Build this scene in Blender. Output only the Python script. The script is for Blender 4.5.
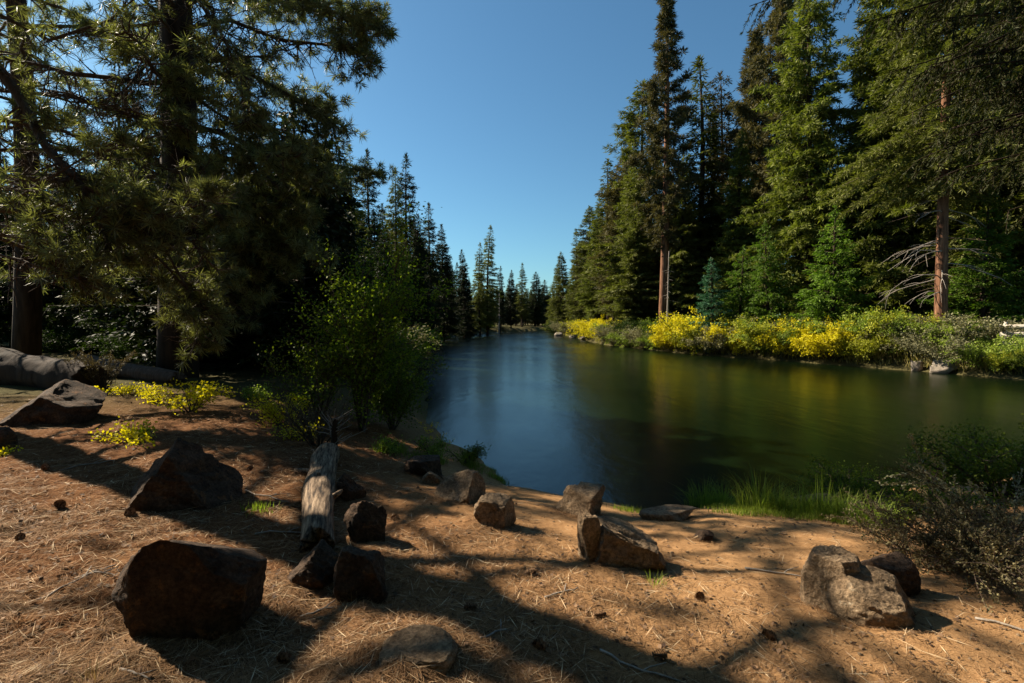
import bpy, math, random
import numpy as np
from mathutils import Vector

# ------------------------------------------------------------------ clear
for o in list(bpy.data.objects):
    bpy.data.objects.remove(o)
scene = bpy.context.scene
COL = scene.collection

# ------------------------------------------------------------------ camera, sky, sun, exposure
CAM_Z = 2.6
FPX = 512.0
PITCH = math.atan(19.5 / FPX)
cam_d = bpy.data.cameras.new("camera")
cam_d.lens = 18.0
cam_d.sensor_width = 36.0
cam_d.clip_start = 0.05
cam_d.clip_end = 5000
cam = bpy.data.objects.new("camera", cam_d)
cam.location = (0, 0, CAM_Z)
cam.rotation_euler = (math.radians(90) - PITCH, 0, 0)
COL.objects.link(cam)
scene.camera = cam

SUN_AZ = math.radians(61)     # to the left of the view direction
SUN_EL = math.radians(36)
world = bpy.data.worlds.new("World")
scene.world = world
world.use_nodes = True
wn = world.node_tree.nodes
wl = world.node_tree.links
bg = wn["Background"]
sky = wn.new("ShaderNodeTexSky")
sky.sky_type = 'NISHITA'
sky.sun_disc = False
sky.sun_elevation = SUN_EL
sky.sun_rotation = -SUN_AZ
sky.altitude = 0
sky.air_density = 1.0
sky.dust_density = 0.5
sky.ozone_density = 3.0
tintn = wn.new("ShaderNodeVectorMath"); tintn.operation = 'MULTIPLY'
tintn.inputs[1].default_value = (0.70, 1.04, 1.08)      # the clear mountain sky is a deeper, cooler blue
wl.new(sky.outputs[0], tintn.inputs[0]); wl.new(tintn.outputs[0], bg.inputs[0])
bg.inputs[1].default_value = 0.049

sun_d = bpy.data.lights.new("sun", 'SUN')
sun_d.energy = 5.0
sun_d.angle = math.radians(0.45)
sun_d.color = (1.0, 0.87, 0.68)
sun = bpy.data.objects.new("sun", sun_d)
SDIR = np.array([-math.cos(SUN_EL) * math.sin(SUN_AZ), math.cos(SUN_EL) * math.cos(SUN_AZ), math.sin(SUN_EL)])
sun.rotation_euler = Vector(SDIR).to_track_quat('Z', 'Y').to_euler()
sun.location = (-20, 20, 40)
COL.objects.link(sun)

scene.view_settings.view_transform = 'Standard'
scene.view_settings.look = 'None'
scene.view_settings.exposure = 1.25
scene.view_settings.gamma = 1.0
scene.render.engine = 'CYCLES'
scene.cycles.max_bounces = 5
scene.cycles.diffuse_bounces = 1
scene.cycles.glossy_bounces = 3
scene.cycles.transmission_bounces = 2
scene.cycles.transparent_max_bounces = 4

# ------------------------------------------------------------------ maths helpers
R = np.random.RandomState
def nrm(v):
    v = np.asarray(v, float)
    return v / (np.linalg.norm(v, axis=-1, keepdims=True) + 1e-9)

def _hash(ix, iy, seed):
    n = (ix.astype(np.int64) * 374761393 + iy.astype(np.int64) * 668265263 + seed * 1442695041) & 0x7fffffff
    n = ((n ^ (n >> 13)) * 1274126177) & 0x7fffffff
    return ((n ^ (n >> 16)) & 0xffff) / 65535.0

def vnoise(x, y, seed=0):
    x = np.asarray(x, float); y = np.asarray(y, float)
    ix = np.floor(x); iy = np.floor(y)
    fx = x - ix; fy = y - iy
    fx = fx * fx * (3 - 2 * fx); fy = fy * fy * (3 - 2 * fy)
    a = _hash(ix, iy, seed); b = _hash(ix + 1, iy, seed)
    c = _hash(ix, iy + 1, seed); d = _hash(ix + 1, iy + 1, seed)
    return (a + (b - a) * fx) * (1 - fy) + (c + (d - c) * fx) * fy

def fbm(x, y, oct=4, seed=0):
    s = 0; a = .5; f = 1.0
    for k in range(oct):
        s = s + a * (vnoise(np.asarray(x) * f, np.asarray(y) * f, seed + k * 17) - .5)
        a *= .5; f *= 2.03
    return s

def noise3(p, f, seed):
    return (fbm(p[:, 0] * f + 3.1 * p[:, 2] * f, p[:, 1] * f, 4, seed) + fbm(p[:, 1] * f + 9, p[:, 2] * f, 4, seed + 5)
            + fbm(p[:, 2] * f - 4, p[:, 0] * f, 4, seed + 9)) * .6

RIVER = np.array([(120, 205), (40, 185), (8, 155), (-6, 121), (-10.8, 89), (-11, 58), (-5.5, 27.7), (-2.9, 17), (-1.92, 12.3),
                  (-.58, 9.3), (.12, 7.9), (1.13, 7.4), (1.75, 7.0), (2.6, 7.1), (4.2, 7.5), (6.5, 8.0), (11.3, 9.2), (14, 9.8),
                  (22, 8.5), (35, 3), (60, -12), (120, -60), (130, -30), (65, 5), (42, 14), (30, 19), (23, 23), (21, 27.7),
                  (18.7, 33.3), (14.8, 40.3), (10.5, 58), (10.4, 111), (25, 130), (60, 150), (120, 160)], float)

def river_dist(x, y):
    x = np.asarray(x, float); y = np.asarray(y, float)
    best = np.full(x.shape, 1e9); inside = np.zeros(x.shape, bool)
    n = len(RIVER)
    for i in range(n):
        ax, ay = RIVER[i]; bx, by = RIVER[(i + 1) % n]
        dx, dy = bx - ax, by - ay
        t = np.clip(((x - ax) * dx + (y - ay) * dy) / (dx * dx + dy * dy), 0, 1)
        best = np.minimum(best, np.hypot(x - ax - t * dx, y - ay - t * dy))
        cond = ((ay > y) != (by > y)) & (x < (bx - ax) * (y - ay) / (by - ay + 1e-12) + ax)
        inside ^= cond
    return np.where(inside, -best, best)

def height(x, y, fine=False):
    x = np.asarray(x, float); y = np.asarray(y, float)
    d = river_dist(x, y)
    d = d + fbm(x * .9, y * .9, 3, 5) * np.clip(.35 + .02 * y, 0, 1.5)
    near = 1 / (1 + np.exp((y - 12) * 1.2)) * 1 / (1 + np.exp((x - 12) * 1.0))
    k = 1.0 * (1 - near) + 2.6 * near
    h = 1.06 * (1 - np.exp(-np.maximum(d, 0) / k)) + np.minimum(np.maximum(d, 0) * .012, 4)
    h = np.where(d < 0, np.maximum(d * .45, -1.6), h)
    amp = np.clip(d * .3, 0, 1)
    h = h + amp * (fbm(x * .55, y * .55, 3, 11) * .22)
    h = h + amp * .10 * np.exp(-((x + 4.5) ** 2 / 8 + (y - 6) ** 2 / 16))
    # trodden hollow of the path and the earth mound at the bottom of the view
    h = h + .07 * np.exp(-((x + .48) ** 2 / .12 + (y - 2.38) ** 2 / .16))
    if fine:
        lf = 1 / (1 + np.exp((x + .6 + (y - 5) * .25) * 2.5))
        a = np.clip(d * 1.2, 0, 1) * np.clip((40 - np.hypot(x, y)) / 30, 0, 1)
        h = h + a * fbm(x * 3.3, y * 3.3, 3, 23) * (.035 + .07 * lf)
        h = h + a * fbm(x * 13, y * 13, 2, 31) * (.016 + .035 * lf)
    return h

def H1(x, y):
    return float(height(np.array([x]), np.array([y]))[0])

CP, SP = math.cos(PITCH), math.sin(PITCH)
def ray(px, py):
    u = (px - 512) / FPX; v = (341.5 - py) / FPX
    return np.array([u, CP + v * SP, -SP + v * CP])
def at(px, py, Y):
    r = ray(px, py); t = Y / r[1]
    return np.array([r[0] * t, Y, CAM_Z + r[2] * t])
_YS = np.concatenate([np.linspace(1.0, 20, 1200), np.linspace(20.1, 260, 1500)])
def gnd(px, py):
    r = ray(px, py); t = _YS / r[1]
    X = r[0] * t; Z = CAM_Z + r[2] * t
    hh = np.maximum(height(X, _YS), 0)
    k = np.argmax(Z < hh)
    return np.array([X[k], _YS[k], hh[k]])
def project(P):
    x = P[:, 0]; y = P[:, 1] * CP - (P[:, 2] - CAM_Z) * SP; z = P[:, 1] * SP + (P[:, 2] - CAM_Z) * CP
    y = np.where(y < .05, .05, y)
    return 512 + x / y * FPX, 341.5 - z / y * FPX

def inpoly(x, y, poly):
    ins = np.zeros(np.shape(x), bool); n = len(poly)
    for i in range(n):
        ax, ay = poly[i]; bx, by = poly[(i + 1) % n]
        ins ^= ((ay > y) != (by > y)) & (x < (bx - ax) * (y - ay) / (by - ay + 1e-12) + ax)
    return ins
LIT = [([(610, 440), (930, 440), (930, 535), (640, 520)], .95),
       ([(-60, 380), (60, 372), (235, 378), (262, 440), (325, 452), (345, 560), (395, 600), (390, 640), (400, 760), (-160, 760)], .97),
       ([(380, 440), (600, 488), (900, 505), (910, 575), (700, 585), (560, 572), (480, 600), (400, 575)], .95),
       ([(380, 560), (1100, 560), (1100, 800), (380, 800)], .80)]
def lit_prob(P, zg=.95):
    """how strongly the ground spot that a point shades should stay sunlit (clearings in the canopy)"""
    t = (P[:, 2] - zg) / SDIR[2]
    G = P - SDIR[None] * t[:, None]
    px, py = project(G)
    out = np.zeros(len(P)); ok = (G[:, 1] > .3) & (t > 0)
    for poly, pr in LIT[::-1]:
        m = inpoly(px, py, poly) & ok
        out[m] = pr
    return out

def veil_prob(P):
    """openings in the crowns through which the sun reaches the hanging boughs and the leafy bush"""
    out = np.zeros(len(P))
    for Yp, poly, pr in ((9.6, [(-20, 90), (235, 130), (235, 350), (-20, 290)], .93), (12.3, [(215, -20), (385, -20), (360, 200), (240, 230)], .82), (8.0, [(290, 250), (430, 290), (440, 420), (260, 420)], .93)):
        t = (P[:, 1] - Yp) / SDIR[1]; G = P - SDIR[None] * t[:, None]; px, py = project(G)
        m = (t > .35) & inpoly(px, py, poly); out[m] = np.maximum(out[m], pr)
    return out

# ------------------------------------------------------------------ mesh helpers
class Geo:
    def __init__(s):
        s.v = []; s.q = []; s.t = []; s.n = 0; s.tint = []; s.qm = []; s.tm = []
    def add(s, v, quads=None, tris=None, tint=0.5, mat=0):
        v = np.asarray(v, float).reshape(-1, 3)
        s.v.append(v)
        s.tint.append(np.broadcast_to(np.asarray(tint, float), (len(v),)).copy())
        if quads is not None and len(quads):
            q = np.asarray(quads, int).reshape(-1, 4) + s.n; s.q.append(q); s.qm.append(np.full(len(q), mat))
        if tris is not None and len(tris):
            t = np.asarray(tris, int).reshape(-1, 3) + s.n; s.t.append(t); s.tm.append(np.full(len(t), mat))
        s.n += len(v)
    def cards(s, P, D, N, l, w, tint=.5, mat=0, mid=.45):
        n = len(P)
        if n == 0: return
        D = nrm(D); S = nrm(np.cross(D, N)); l = np.broadcast_to(l, (n,))[:, None]; w = np.broadcast_to(w, (n,))[:, None]
        up = nrm(np.cross(S, D)) * w * .12
        V = np.stack([P, P + D * l * mid + S * w / 2 + up, P + D * l, P + D * l * mid - S * w / 2 + up], 1).reshape(-1, 3)
        q = np.arange(n * 4).reshape(-1, 4)
        s.add(V, quads=q, tint=np.repeat(np.broadcast_to(tint, (n,)), 4), mat=mat)
    def tube(s, pts, rad, k=6, tint=.5, mat=0, cap=True):
        pts = np.asarray(pts, float); n = len(pts)
        rad = np.broadcast_to(rad, (n,))
        T = nrm(np.gradient(pts, axis=0))
        ref = np.array([0, 0, 1.0]) if abs(T[0, 2]) < .8 else np.array([1.0, 0, 0])
        A = nrm(np.cross(T, ref)); B = nrm(np.cross(T, A))
        a = np.arange(k) / k * 2 * math.pi
        V = pts[:, None] + rad[:, None, None] * (np.cos(a)[None, :, None] * A[:, None] + np.sin(a)[None, :, None] * B[:, None])
        i = np.arange(n - 1)[:, None] * k; j = np.arange(k)[None]; j2 = (j + 1) % k
        q = np.stack([i + j, i + j2, i + k + j2, i + k + j], -1).reshape(-1, 4)
        tr = None
        V = V.reshape(-1, 3)
        if cap:
            V = np.vstack([V, pts[0], pts[-1]]); c0 = n * k; c1 = c0 + 1
            jj = np.arange(k); tr = np.vstack([np.stack([np.full(k, c0), (jj + 1) % k, jj], 1),
                                               np.stack([np.full(k, c1), (n - 1) * k + jj, (n - 1) * k + (jj + 1) % k], 1)])
        s.add(V, quads=q, tris=tr, tint=tint, mat=mat)
    def mesh(s, name, mats, smooth=False):
        me = bpy.data.meshes.new(name)
        v = np.vstack(s.v)
        q = np.vstack(s.q) if s.q else np.zeros((0, 4), int)
        t = np.vstack(s.t) if s.t else np.zeros((0, 3), int)
        me.vertices.add(len(v)); me.vertices.foreach_set("co", v.astype(np.float32).ravel())
        loops = np.concatenate([q.ravel(), t.ravel()])
        me.loops.add(len(loops)); me.loops.foreach_set("vertex_index", loops.astype(np.int32))
        me.polygons.add(len(q) + len(t))
        st = np.concatenate([np.arange(len(q)) * 4, len(q) * 4 + np.arange(len(t)) * 3])
        me.polygons.foreach_set("loop_start", st.astype(np.int32))
        mi = np.concatenate([np.concatenate(s.qm) if s.qm else [], np.concatenate(s.tm) if s.tm else []])
        me.polygons.foreach_set("material_index", mi.astype(np.int32))
        if smooth: me.polygons.foreach_set("use_smooth", np.ones(len(mi), bool))
        me.update(calc_edges=True); me.validate()
        at_ = me.attributes.new("tint", 'FLOAT', 'POINT')
        at_.data.foreach_set("value", np.concatenate(s.tint).astype(np.float32))
        for m in (mats if isinstance(mats, (list, tuple)) else [mats]): me.materials.append(m)
        return me

def link(name, me, parent=None, loc=None):
    o = bpy.data.objects.new(name, me); COL.objects.link(o)
    if parent is not None: o.parent = parent
    if loc is not None: o.location = loc
    return o
def tag(o, label, cat, group=None, kind=None):
    if label: o['label'] = label
    if cat: o['category'] = cat
    if group: o['group'] = group
    if kind: o['kind'] = kind
    return o
def thing(name, label, cat, loc, rz=0, group=None):
    o = bpy.data.objects.new(name, None); COL.objects.link(o)
    o.location = loc; o.rotation_euler = (0, 0, rz); o.empty_display_size = .2
    return tag(o, label, cat, group)

# ------------------------------------------------------------------ materials
def newmat(name):
    m = bpy.data.materials.new(name); m.use_nodes = True
    nt = m.node_tree; p = nt.nodes["Principled BSDF"]
    return m, nt, p
def setspec(p, v):
    p.inputs["Specular IOR Level"].default_value = v
def ramp(nt, stops):
    r = nt.nodes.new("ShaderNodeValToRGB"); e = r.color_ramp.elements
    while len(e) < len(stops): e.new(.5)
    for i, (pos, c) in enumerate(stops):
        e[i].position = pos; e[i].color = (*c, 1)
    return r
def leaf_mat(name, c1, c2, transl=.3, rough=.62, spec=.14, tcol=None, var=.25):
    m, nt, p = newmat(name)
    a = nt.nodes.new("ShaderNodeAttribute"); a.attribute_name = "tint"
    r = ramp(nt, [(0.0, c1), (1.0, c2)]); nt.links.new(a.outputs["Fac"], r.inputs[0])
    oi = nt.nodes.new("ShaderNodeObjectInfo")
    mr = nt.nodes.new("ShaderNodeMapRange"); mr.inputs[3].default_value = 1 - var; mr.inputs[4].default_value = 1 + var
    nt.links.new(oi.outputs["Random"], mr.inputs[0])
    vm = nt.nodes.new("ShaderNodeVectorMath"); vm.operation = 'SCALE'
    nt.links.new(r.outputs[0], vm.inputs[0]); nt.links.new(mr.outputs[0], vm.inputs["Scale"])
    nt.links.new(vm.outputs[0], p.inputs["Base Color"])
    p.inputs["Roughness"].default_value = rough; setspec(p, spec)
    out = nt.nodes["Material Output"]
    tr = nt.nodes.new("ShaderNodeBsdfTranslucent")
    g = nt.nodes.new("ShaderNodeMix"); g.data_type = 'RGBA'; g.blend_type = 'MULTIPLY'; g.inputs[0].default_value = 1
    g.inputs[7].default_value = (*(tcol or (1.3, 1.5, .6)), 1)
    nt.links.new(vm.outputs[0], g.inputs[6]); nt.links.new(g.outputs[2], tr.inputs[0])
    mx = nt.nodes.new("ShaderNodeMixShader"); mx.inputs[0].default_value = transl
    nt.links.new(p.outputs[0], mx.inputs[1]); nt.links.new(tr.outputs[0], mx.inputs[2]); nt.links.new(mx.outputs[0], out.inputs[0])
    return m
def bark_mat(name, c1, c2, scale=6, stretch=.18, bump=.6, dist=.03):
    m, nt, p = newmat(name)
    tc = nt.nodes.new("ShaderNodeTexCoord"); mp = nt.nodes.new("ShaderNodeMapping")
    mp.inputs["Scale"].default_value = (1, 1, stretch)
    nt.links.new(tc.outputs["Object"], mp.inputs[0])
    n = nt.nodes.new("ShaderNodeTexNoise"); n.inputs["Scale"].default_value = scale; n.inputs["Detail"].default_value = 7; n.inputs["Roughness"].default_value = .65
    nt.links.new(mp.outputs[0], n.inputs[0])
    r = ramp(nt, [(.32, c1), (.68, c2)]); nt.links.new(n.outputs[0], r.inputs[0]); nt.links.new(r.outputs[0], p.inputs["Base Color"])
    b = nt.nodes.new("ShaderNodeBump"); b.inputs["Strength"].default_value = bump; b.inputs["Distance"].default_value = dist
    nt.links.new(n.outputs[0], b.inputs["Height"]); nt.links.new(b.outputs[0], p.inputs["Normal"])
    p.inputs["Roughness"].default_value = .9; setspec(p, .15)
    return m

M_BARK = bark_mat("dark_bark", (.015, .010, .007), (.065, .043, .03))
M_BARKRED = bark_mat("red_bark", (.05, .022, .012), (.30, .15, .085), scale=9, stretch=.12, dist=.08)
M_TWIG = bark_mat("twig_bark", (.05, .035, .025), (.14, .10, .075), scale=20)
M_DEAD = bark_mat("dead_wood", (.16, .13, .11), (.42, .37, .31), scale=14)
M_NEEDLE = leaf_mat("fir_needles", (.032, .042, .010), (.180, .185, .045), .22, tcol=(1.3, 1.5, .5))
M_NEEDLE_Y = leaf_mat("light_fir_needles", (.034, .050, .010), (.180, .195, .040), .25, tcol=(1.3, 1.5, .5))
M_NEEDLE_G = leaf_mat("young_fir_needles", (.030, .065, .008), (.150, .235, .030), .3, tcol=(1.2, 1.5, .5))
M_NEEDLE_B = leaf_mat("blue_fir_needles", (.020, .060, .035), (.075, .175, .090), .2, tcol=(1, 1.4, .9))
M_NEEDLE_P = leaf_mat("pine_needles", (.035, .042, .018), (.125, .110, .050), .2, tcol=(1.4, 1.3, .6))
M_NEEDLE_D = leaf_mat("shade_darkened_needles", (.008, .015, .006), (.040, .050, .016), .15, tcol=(1.1, 1.4, .6))  # deep forest shade is put into this darkened needle colour
M_NEARFIR = leaf_mat("shaded_fir_needles", (.012, .022, .006), (.060, .060, .018), .2, tcol=(1.3, 1.4, .5))  # fir needles darkened, shade of the overhanging boughs is in the colour
M_TUFT = leaf_mat("long_pine_needles", (.040, .032, .010), (.38, .39, .19), .34, rough=.5, spec=.30, tcol=(1.15, 1.3, .5), var=.1)

# ground
def ground_material():
    m, nt, p = newmat("duff_and_dirt"); L = nt.links.new
    tc = nt.nodes.new("ShaderNodeTexCoord")
    def noise(scale, det=8, rough=.6):
        n = nt.nodes.new("ShaderNodeTexNoise"); n.inputs["Scale"].default_value = scale; n.inputs["Detail"].default_value = det
        n.inputs["Roughness"].default_value = rough; L(tc.outputs["Object"], n.inputs[0]); return n
    n1 = noise(1.3, 5); n2 = noise(22, 9, .75); n3 = noise(140, 4, .7)
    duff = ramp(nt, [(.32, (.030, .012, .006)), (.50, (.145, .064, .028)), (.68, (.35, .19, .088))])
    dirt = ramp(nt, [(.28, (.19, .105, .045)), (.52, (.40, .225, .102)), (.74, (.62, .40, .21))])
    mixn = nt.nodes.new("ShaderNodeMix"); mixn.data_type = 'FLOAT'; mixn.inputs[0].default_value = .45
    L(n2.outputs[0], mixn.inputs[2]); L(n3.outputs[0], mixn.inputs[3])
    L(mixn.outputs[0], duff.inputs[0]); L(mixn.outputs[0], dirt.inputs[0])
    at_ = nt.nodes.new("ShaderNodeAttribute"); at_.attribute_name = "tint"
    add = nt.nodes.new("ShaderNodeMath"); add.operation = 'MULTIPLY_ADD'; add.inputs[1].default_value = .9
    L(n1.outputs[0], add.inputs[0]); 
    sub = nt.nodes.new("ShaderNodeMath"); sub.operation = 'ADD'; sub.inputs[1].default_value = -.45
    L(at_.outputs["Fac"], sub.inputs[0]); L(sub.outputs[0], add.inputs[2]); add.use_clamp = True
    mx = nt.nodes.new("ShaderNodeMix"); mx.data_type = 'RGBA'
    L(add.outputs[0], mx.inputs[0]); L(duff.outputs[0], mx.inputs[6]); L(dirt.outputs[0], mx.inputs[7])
    # forest floor colour away from the clearing, silt below the waterline
    a2 = nt.nodes.new("ShaderNodeAttribute"); a2.attribute_name = "far"
    fl = ramp(nt, [(.3, (.035, .030, .014)), (.7, (.12, .105, .045))]); L(n2.outputs[0], fl.inputs[0])
    mx2 = nt.nodes.new("ShaderNodeMix"); mx2.data_type = 'RGBA'
    L(a2.outputs["Fac"], mx2.inputs[0]); L(mx.outputs[2], mx2.inputs[6]); L(fl.outputs[0], mx2.inputs[7])
    L(mx2.outputs[2], p.inputs["Base Color"])
    p.inputs["Roughness"].default_value = 1.0; setspec(p, .03)
    b = nt.nodes.new("ShaderNodeBump"); b.inputs["Strength"].default_value = .9; b.inputs["Distance"].default_value = .018
    L(mixn.outputs[0], b.inputs["Height"]); L(b.outputs[0], p.inputs["Normal"])
    return m

def water_material():
    m, nt, p = newmat("river_water"); L = nt.links.new
    tc = nt.nodes.new("ShaderNodeTexCoord")
    mp = nt.nodes.new("ShaderNodeMapping"); mp.inputs["Scale"].default_value = (1.0, .42, 1); mp.inputs["Rotation"].default_value = (0, 0, .25)
    L(tc.outputs["Object"], mp.inputs[0])
    n = nt.nodes.new("ShaderNodeTexNoise"); n.inputs["Scale"].default_value = 1.6; n.inputs["Detail"].default_value = 5; n.inputs["Roughness"].default_value = .55
    n.inputs["Distortion"].default_value = .6
    L(mp.outputs[0], n.inputs[0])
    n2 = nt.nodes.new("ShaderNodeTexNoise"); n2.inputs["Scale"].default_value = .22; n2.inputs["Detail"].default_value = 3
    L(mp.outputs[0], n2.inputs[0])
    b = nt.nodes.new("ShaderNodeBump"); b.inputs["Strength"].default_value = .30; b.inputs["Distance"].default_value = .05
    L(n.outputs[0], b.inputs["Height"]); L(b.outputs[0], p.inputs["Normal"])
    c = ramp(nt, [(.35, (.0015, .004, .0015)), (.7, (.004, .010, .002))]); L(n2.outputs[0], c.inputs[0]); L(c.outputs[0], p.inputs["Base Color"])
    r = nt.nodes.new("ShaderNodeMapRange"); r.inputs[1].default_value = .3; r.inputs[2].default_value = .7; r.inputs[3].default_value = .17; r.inputs[4].default_value = .27
    L(n2.outputs[0], r.inputs[0]); L(r.outputs[0], p.inputs["Roughness"])
    p.inputs["IOR"].default_value = 1.33; setspec(p, .36)
    return m

def rock_material(name, c1, c2, lichen=(.45, .42, .33), lf=.62):
    m, nt, p = newmat(name); L = nt.links.new
    tc = nt.nodes.new("ShaderNodeTexCoord")
    n = nt.nodes.new("ShaderNodeTexNoise"); n.inputs["Scale"].default_value = 7; n.inputs["Detail"].default_value = 10; n.inputs["Roughness"].default_value = .7
    L(tc.outputs["Object"], n.inputs[0])
    r = ramp(nt, [(.3, c1), (.7, c2)]); L(n.outputs[0], r.inputs[0])
    n2 = nt.nodes.new("ShaderNodeTexNoise"); n2.inputs["Scale"].default_value = 9; n2.inputs["Detail"].default_value = 9; n2.inputs["Roughness"].default_value = .65
    L(tc.outputs["Object"], n2.inputs[0])
    g = ramp(nt, [(lf, (0, 0, 0)), (lf + .09, (1, 1, 1))]); L(n2.outputs[0], g.inputs[0])
    mx = nt.nodes.new("ShaderNodeMix"); mx.data_type = 'RGBA'; L(g.outputs[0], mx.inputs[0]); L(r.outputs[0], mx.inputs[6]); mx.inputs[7].default_value = (*lichen, 1)
    L(mx.outputs[2], p.inputs["Base Color"])
    v = nt.nodes.new("ShaderNodeTexNoise"); v.inputs["Scale"].default_value = 45; v.inputs["Detail"].default_value = 6; v.inputs["Roughness"].default_value = .7
    L(tc.outputs["Object"], v.inputs[0])
    ad = nt.nodes.new("ShaderNodeMath"); L(n.outputs[0], ad.inputs[0]); L(v.outputs[0], ad.inputs[1])
    b = nt.nodes.new("ShaderNodeBump"); b.inputs["Strength"].default_value = 1.0; b.inputs["Distance"].default_value = .035
    L(ad.outputs[0], b.inputs["Height"]); L(b.outputs[0], p.inputs["Normal"])
    gr = ramp(nt, [(.36, (.35, .35, .35)), (.62, (1.25, 1.22, 1.18))]); L(v.outputs[0], gr.inputs[0])
    mg = nt.nodes.new("ShaderNodeMix"); mg.data_type = 'RGBA'; mg.blend_type = 'MULTIPLY'; mg.inputs[0].default_value = .85
    L(mx.outputs[2], mg.inputs[6]); L(gr.outputs[0], mg.inputs[7]); L(mg.outputs[2], p.inputs["Base Color"])
    p.inputs["Roughness"].default_value = .9; setspec(p, .2)
    return m
M_ROCK = rock_material("brown_rock", (.12, .075, .042), (.52, .37, .23), lichen=(.50, .43, .32), lf=.62)
M_ROCKD = rock_material("dark_lichened_rock", (.020, .013, .009), (.17, .11, .072), lichen=(.24, .12, .05), lf=.58)
M_ROCKP = rock_material("pale_rock", (.18, .15, .12), (.50, .43, .35))

# ------------------------------------------------------------------ ground sheet and water
def axis(lo, hi, step, far, grow=1.13):
    a = list(np.arange(lo, hi, step)); s = step; x = a[-1]
    while x < far:
        s *= grow; x += s; a.append(x)
    s = step; x = lo; pre = []
    while x > -far:
        s *= grow; x -= s; pre.append(x)
    return np.array(pre[::-1] + a)
def grow_limited(ax, lim=2.0):
    out = [ax[0]]
    for v in ax[1:]:
        d = v - out[-1]
        if d > lim and abs(v) < 240 and abs(out[-1]) < 240:
            k = int(math.ceil(d / lim)); out += list(out[-1] + d * np.arange(1, k + 1) / k)
        else: out.append(v)
    return np.array(out)
xs = grow_limited(axis(-6.5, 6.5, .035, 2500)); ys = grow_limited(axis(1.2, 9, .035, 2500))
XX, YY = np.meshgrid(xs, ys)
ZZ = height(XX, YY, fine=True)
nx, ny = len(xs), len(ys)
g = Geo()
ii = (np.arange(ny - 1)[:, None] * nx + np.arange(nx - 1)[None]).ravel()
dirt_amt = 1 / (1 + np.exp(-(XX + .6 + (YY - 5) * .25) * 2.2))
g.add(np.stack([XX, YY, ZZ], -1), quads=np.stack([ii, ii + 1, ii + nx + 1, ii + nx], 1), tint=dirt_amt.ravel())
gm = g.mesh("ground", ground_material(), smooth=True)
fa = gm.attributes.new("far", 'FLOAT', 'POINT')
fv = np.clip((np.hypot(XX, YY) - 9) / 6, 0, 1); fv = np.maximum(fv, np.clip(-ZZ * 4, 0, 1))
fa.data.foreach_set("value", fv.ravel().astype(np.float32))
tag(link("ground", gm), None, None, kind="structure")

g = Geo()
g.add([(-60, -90, 0), (160, -90, 0), (160, 260, 0), (-60, 260, 0)], quads=[(0, 1, 2, 3)])
tag(link("river_water", g.mesh("river_water", water_material())), None, None, kind="structure")

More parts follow.
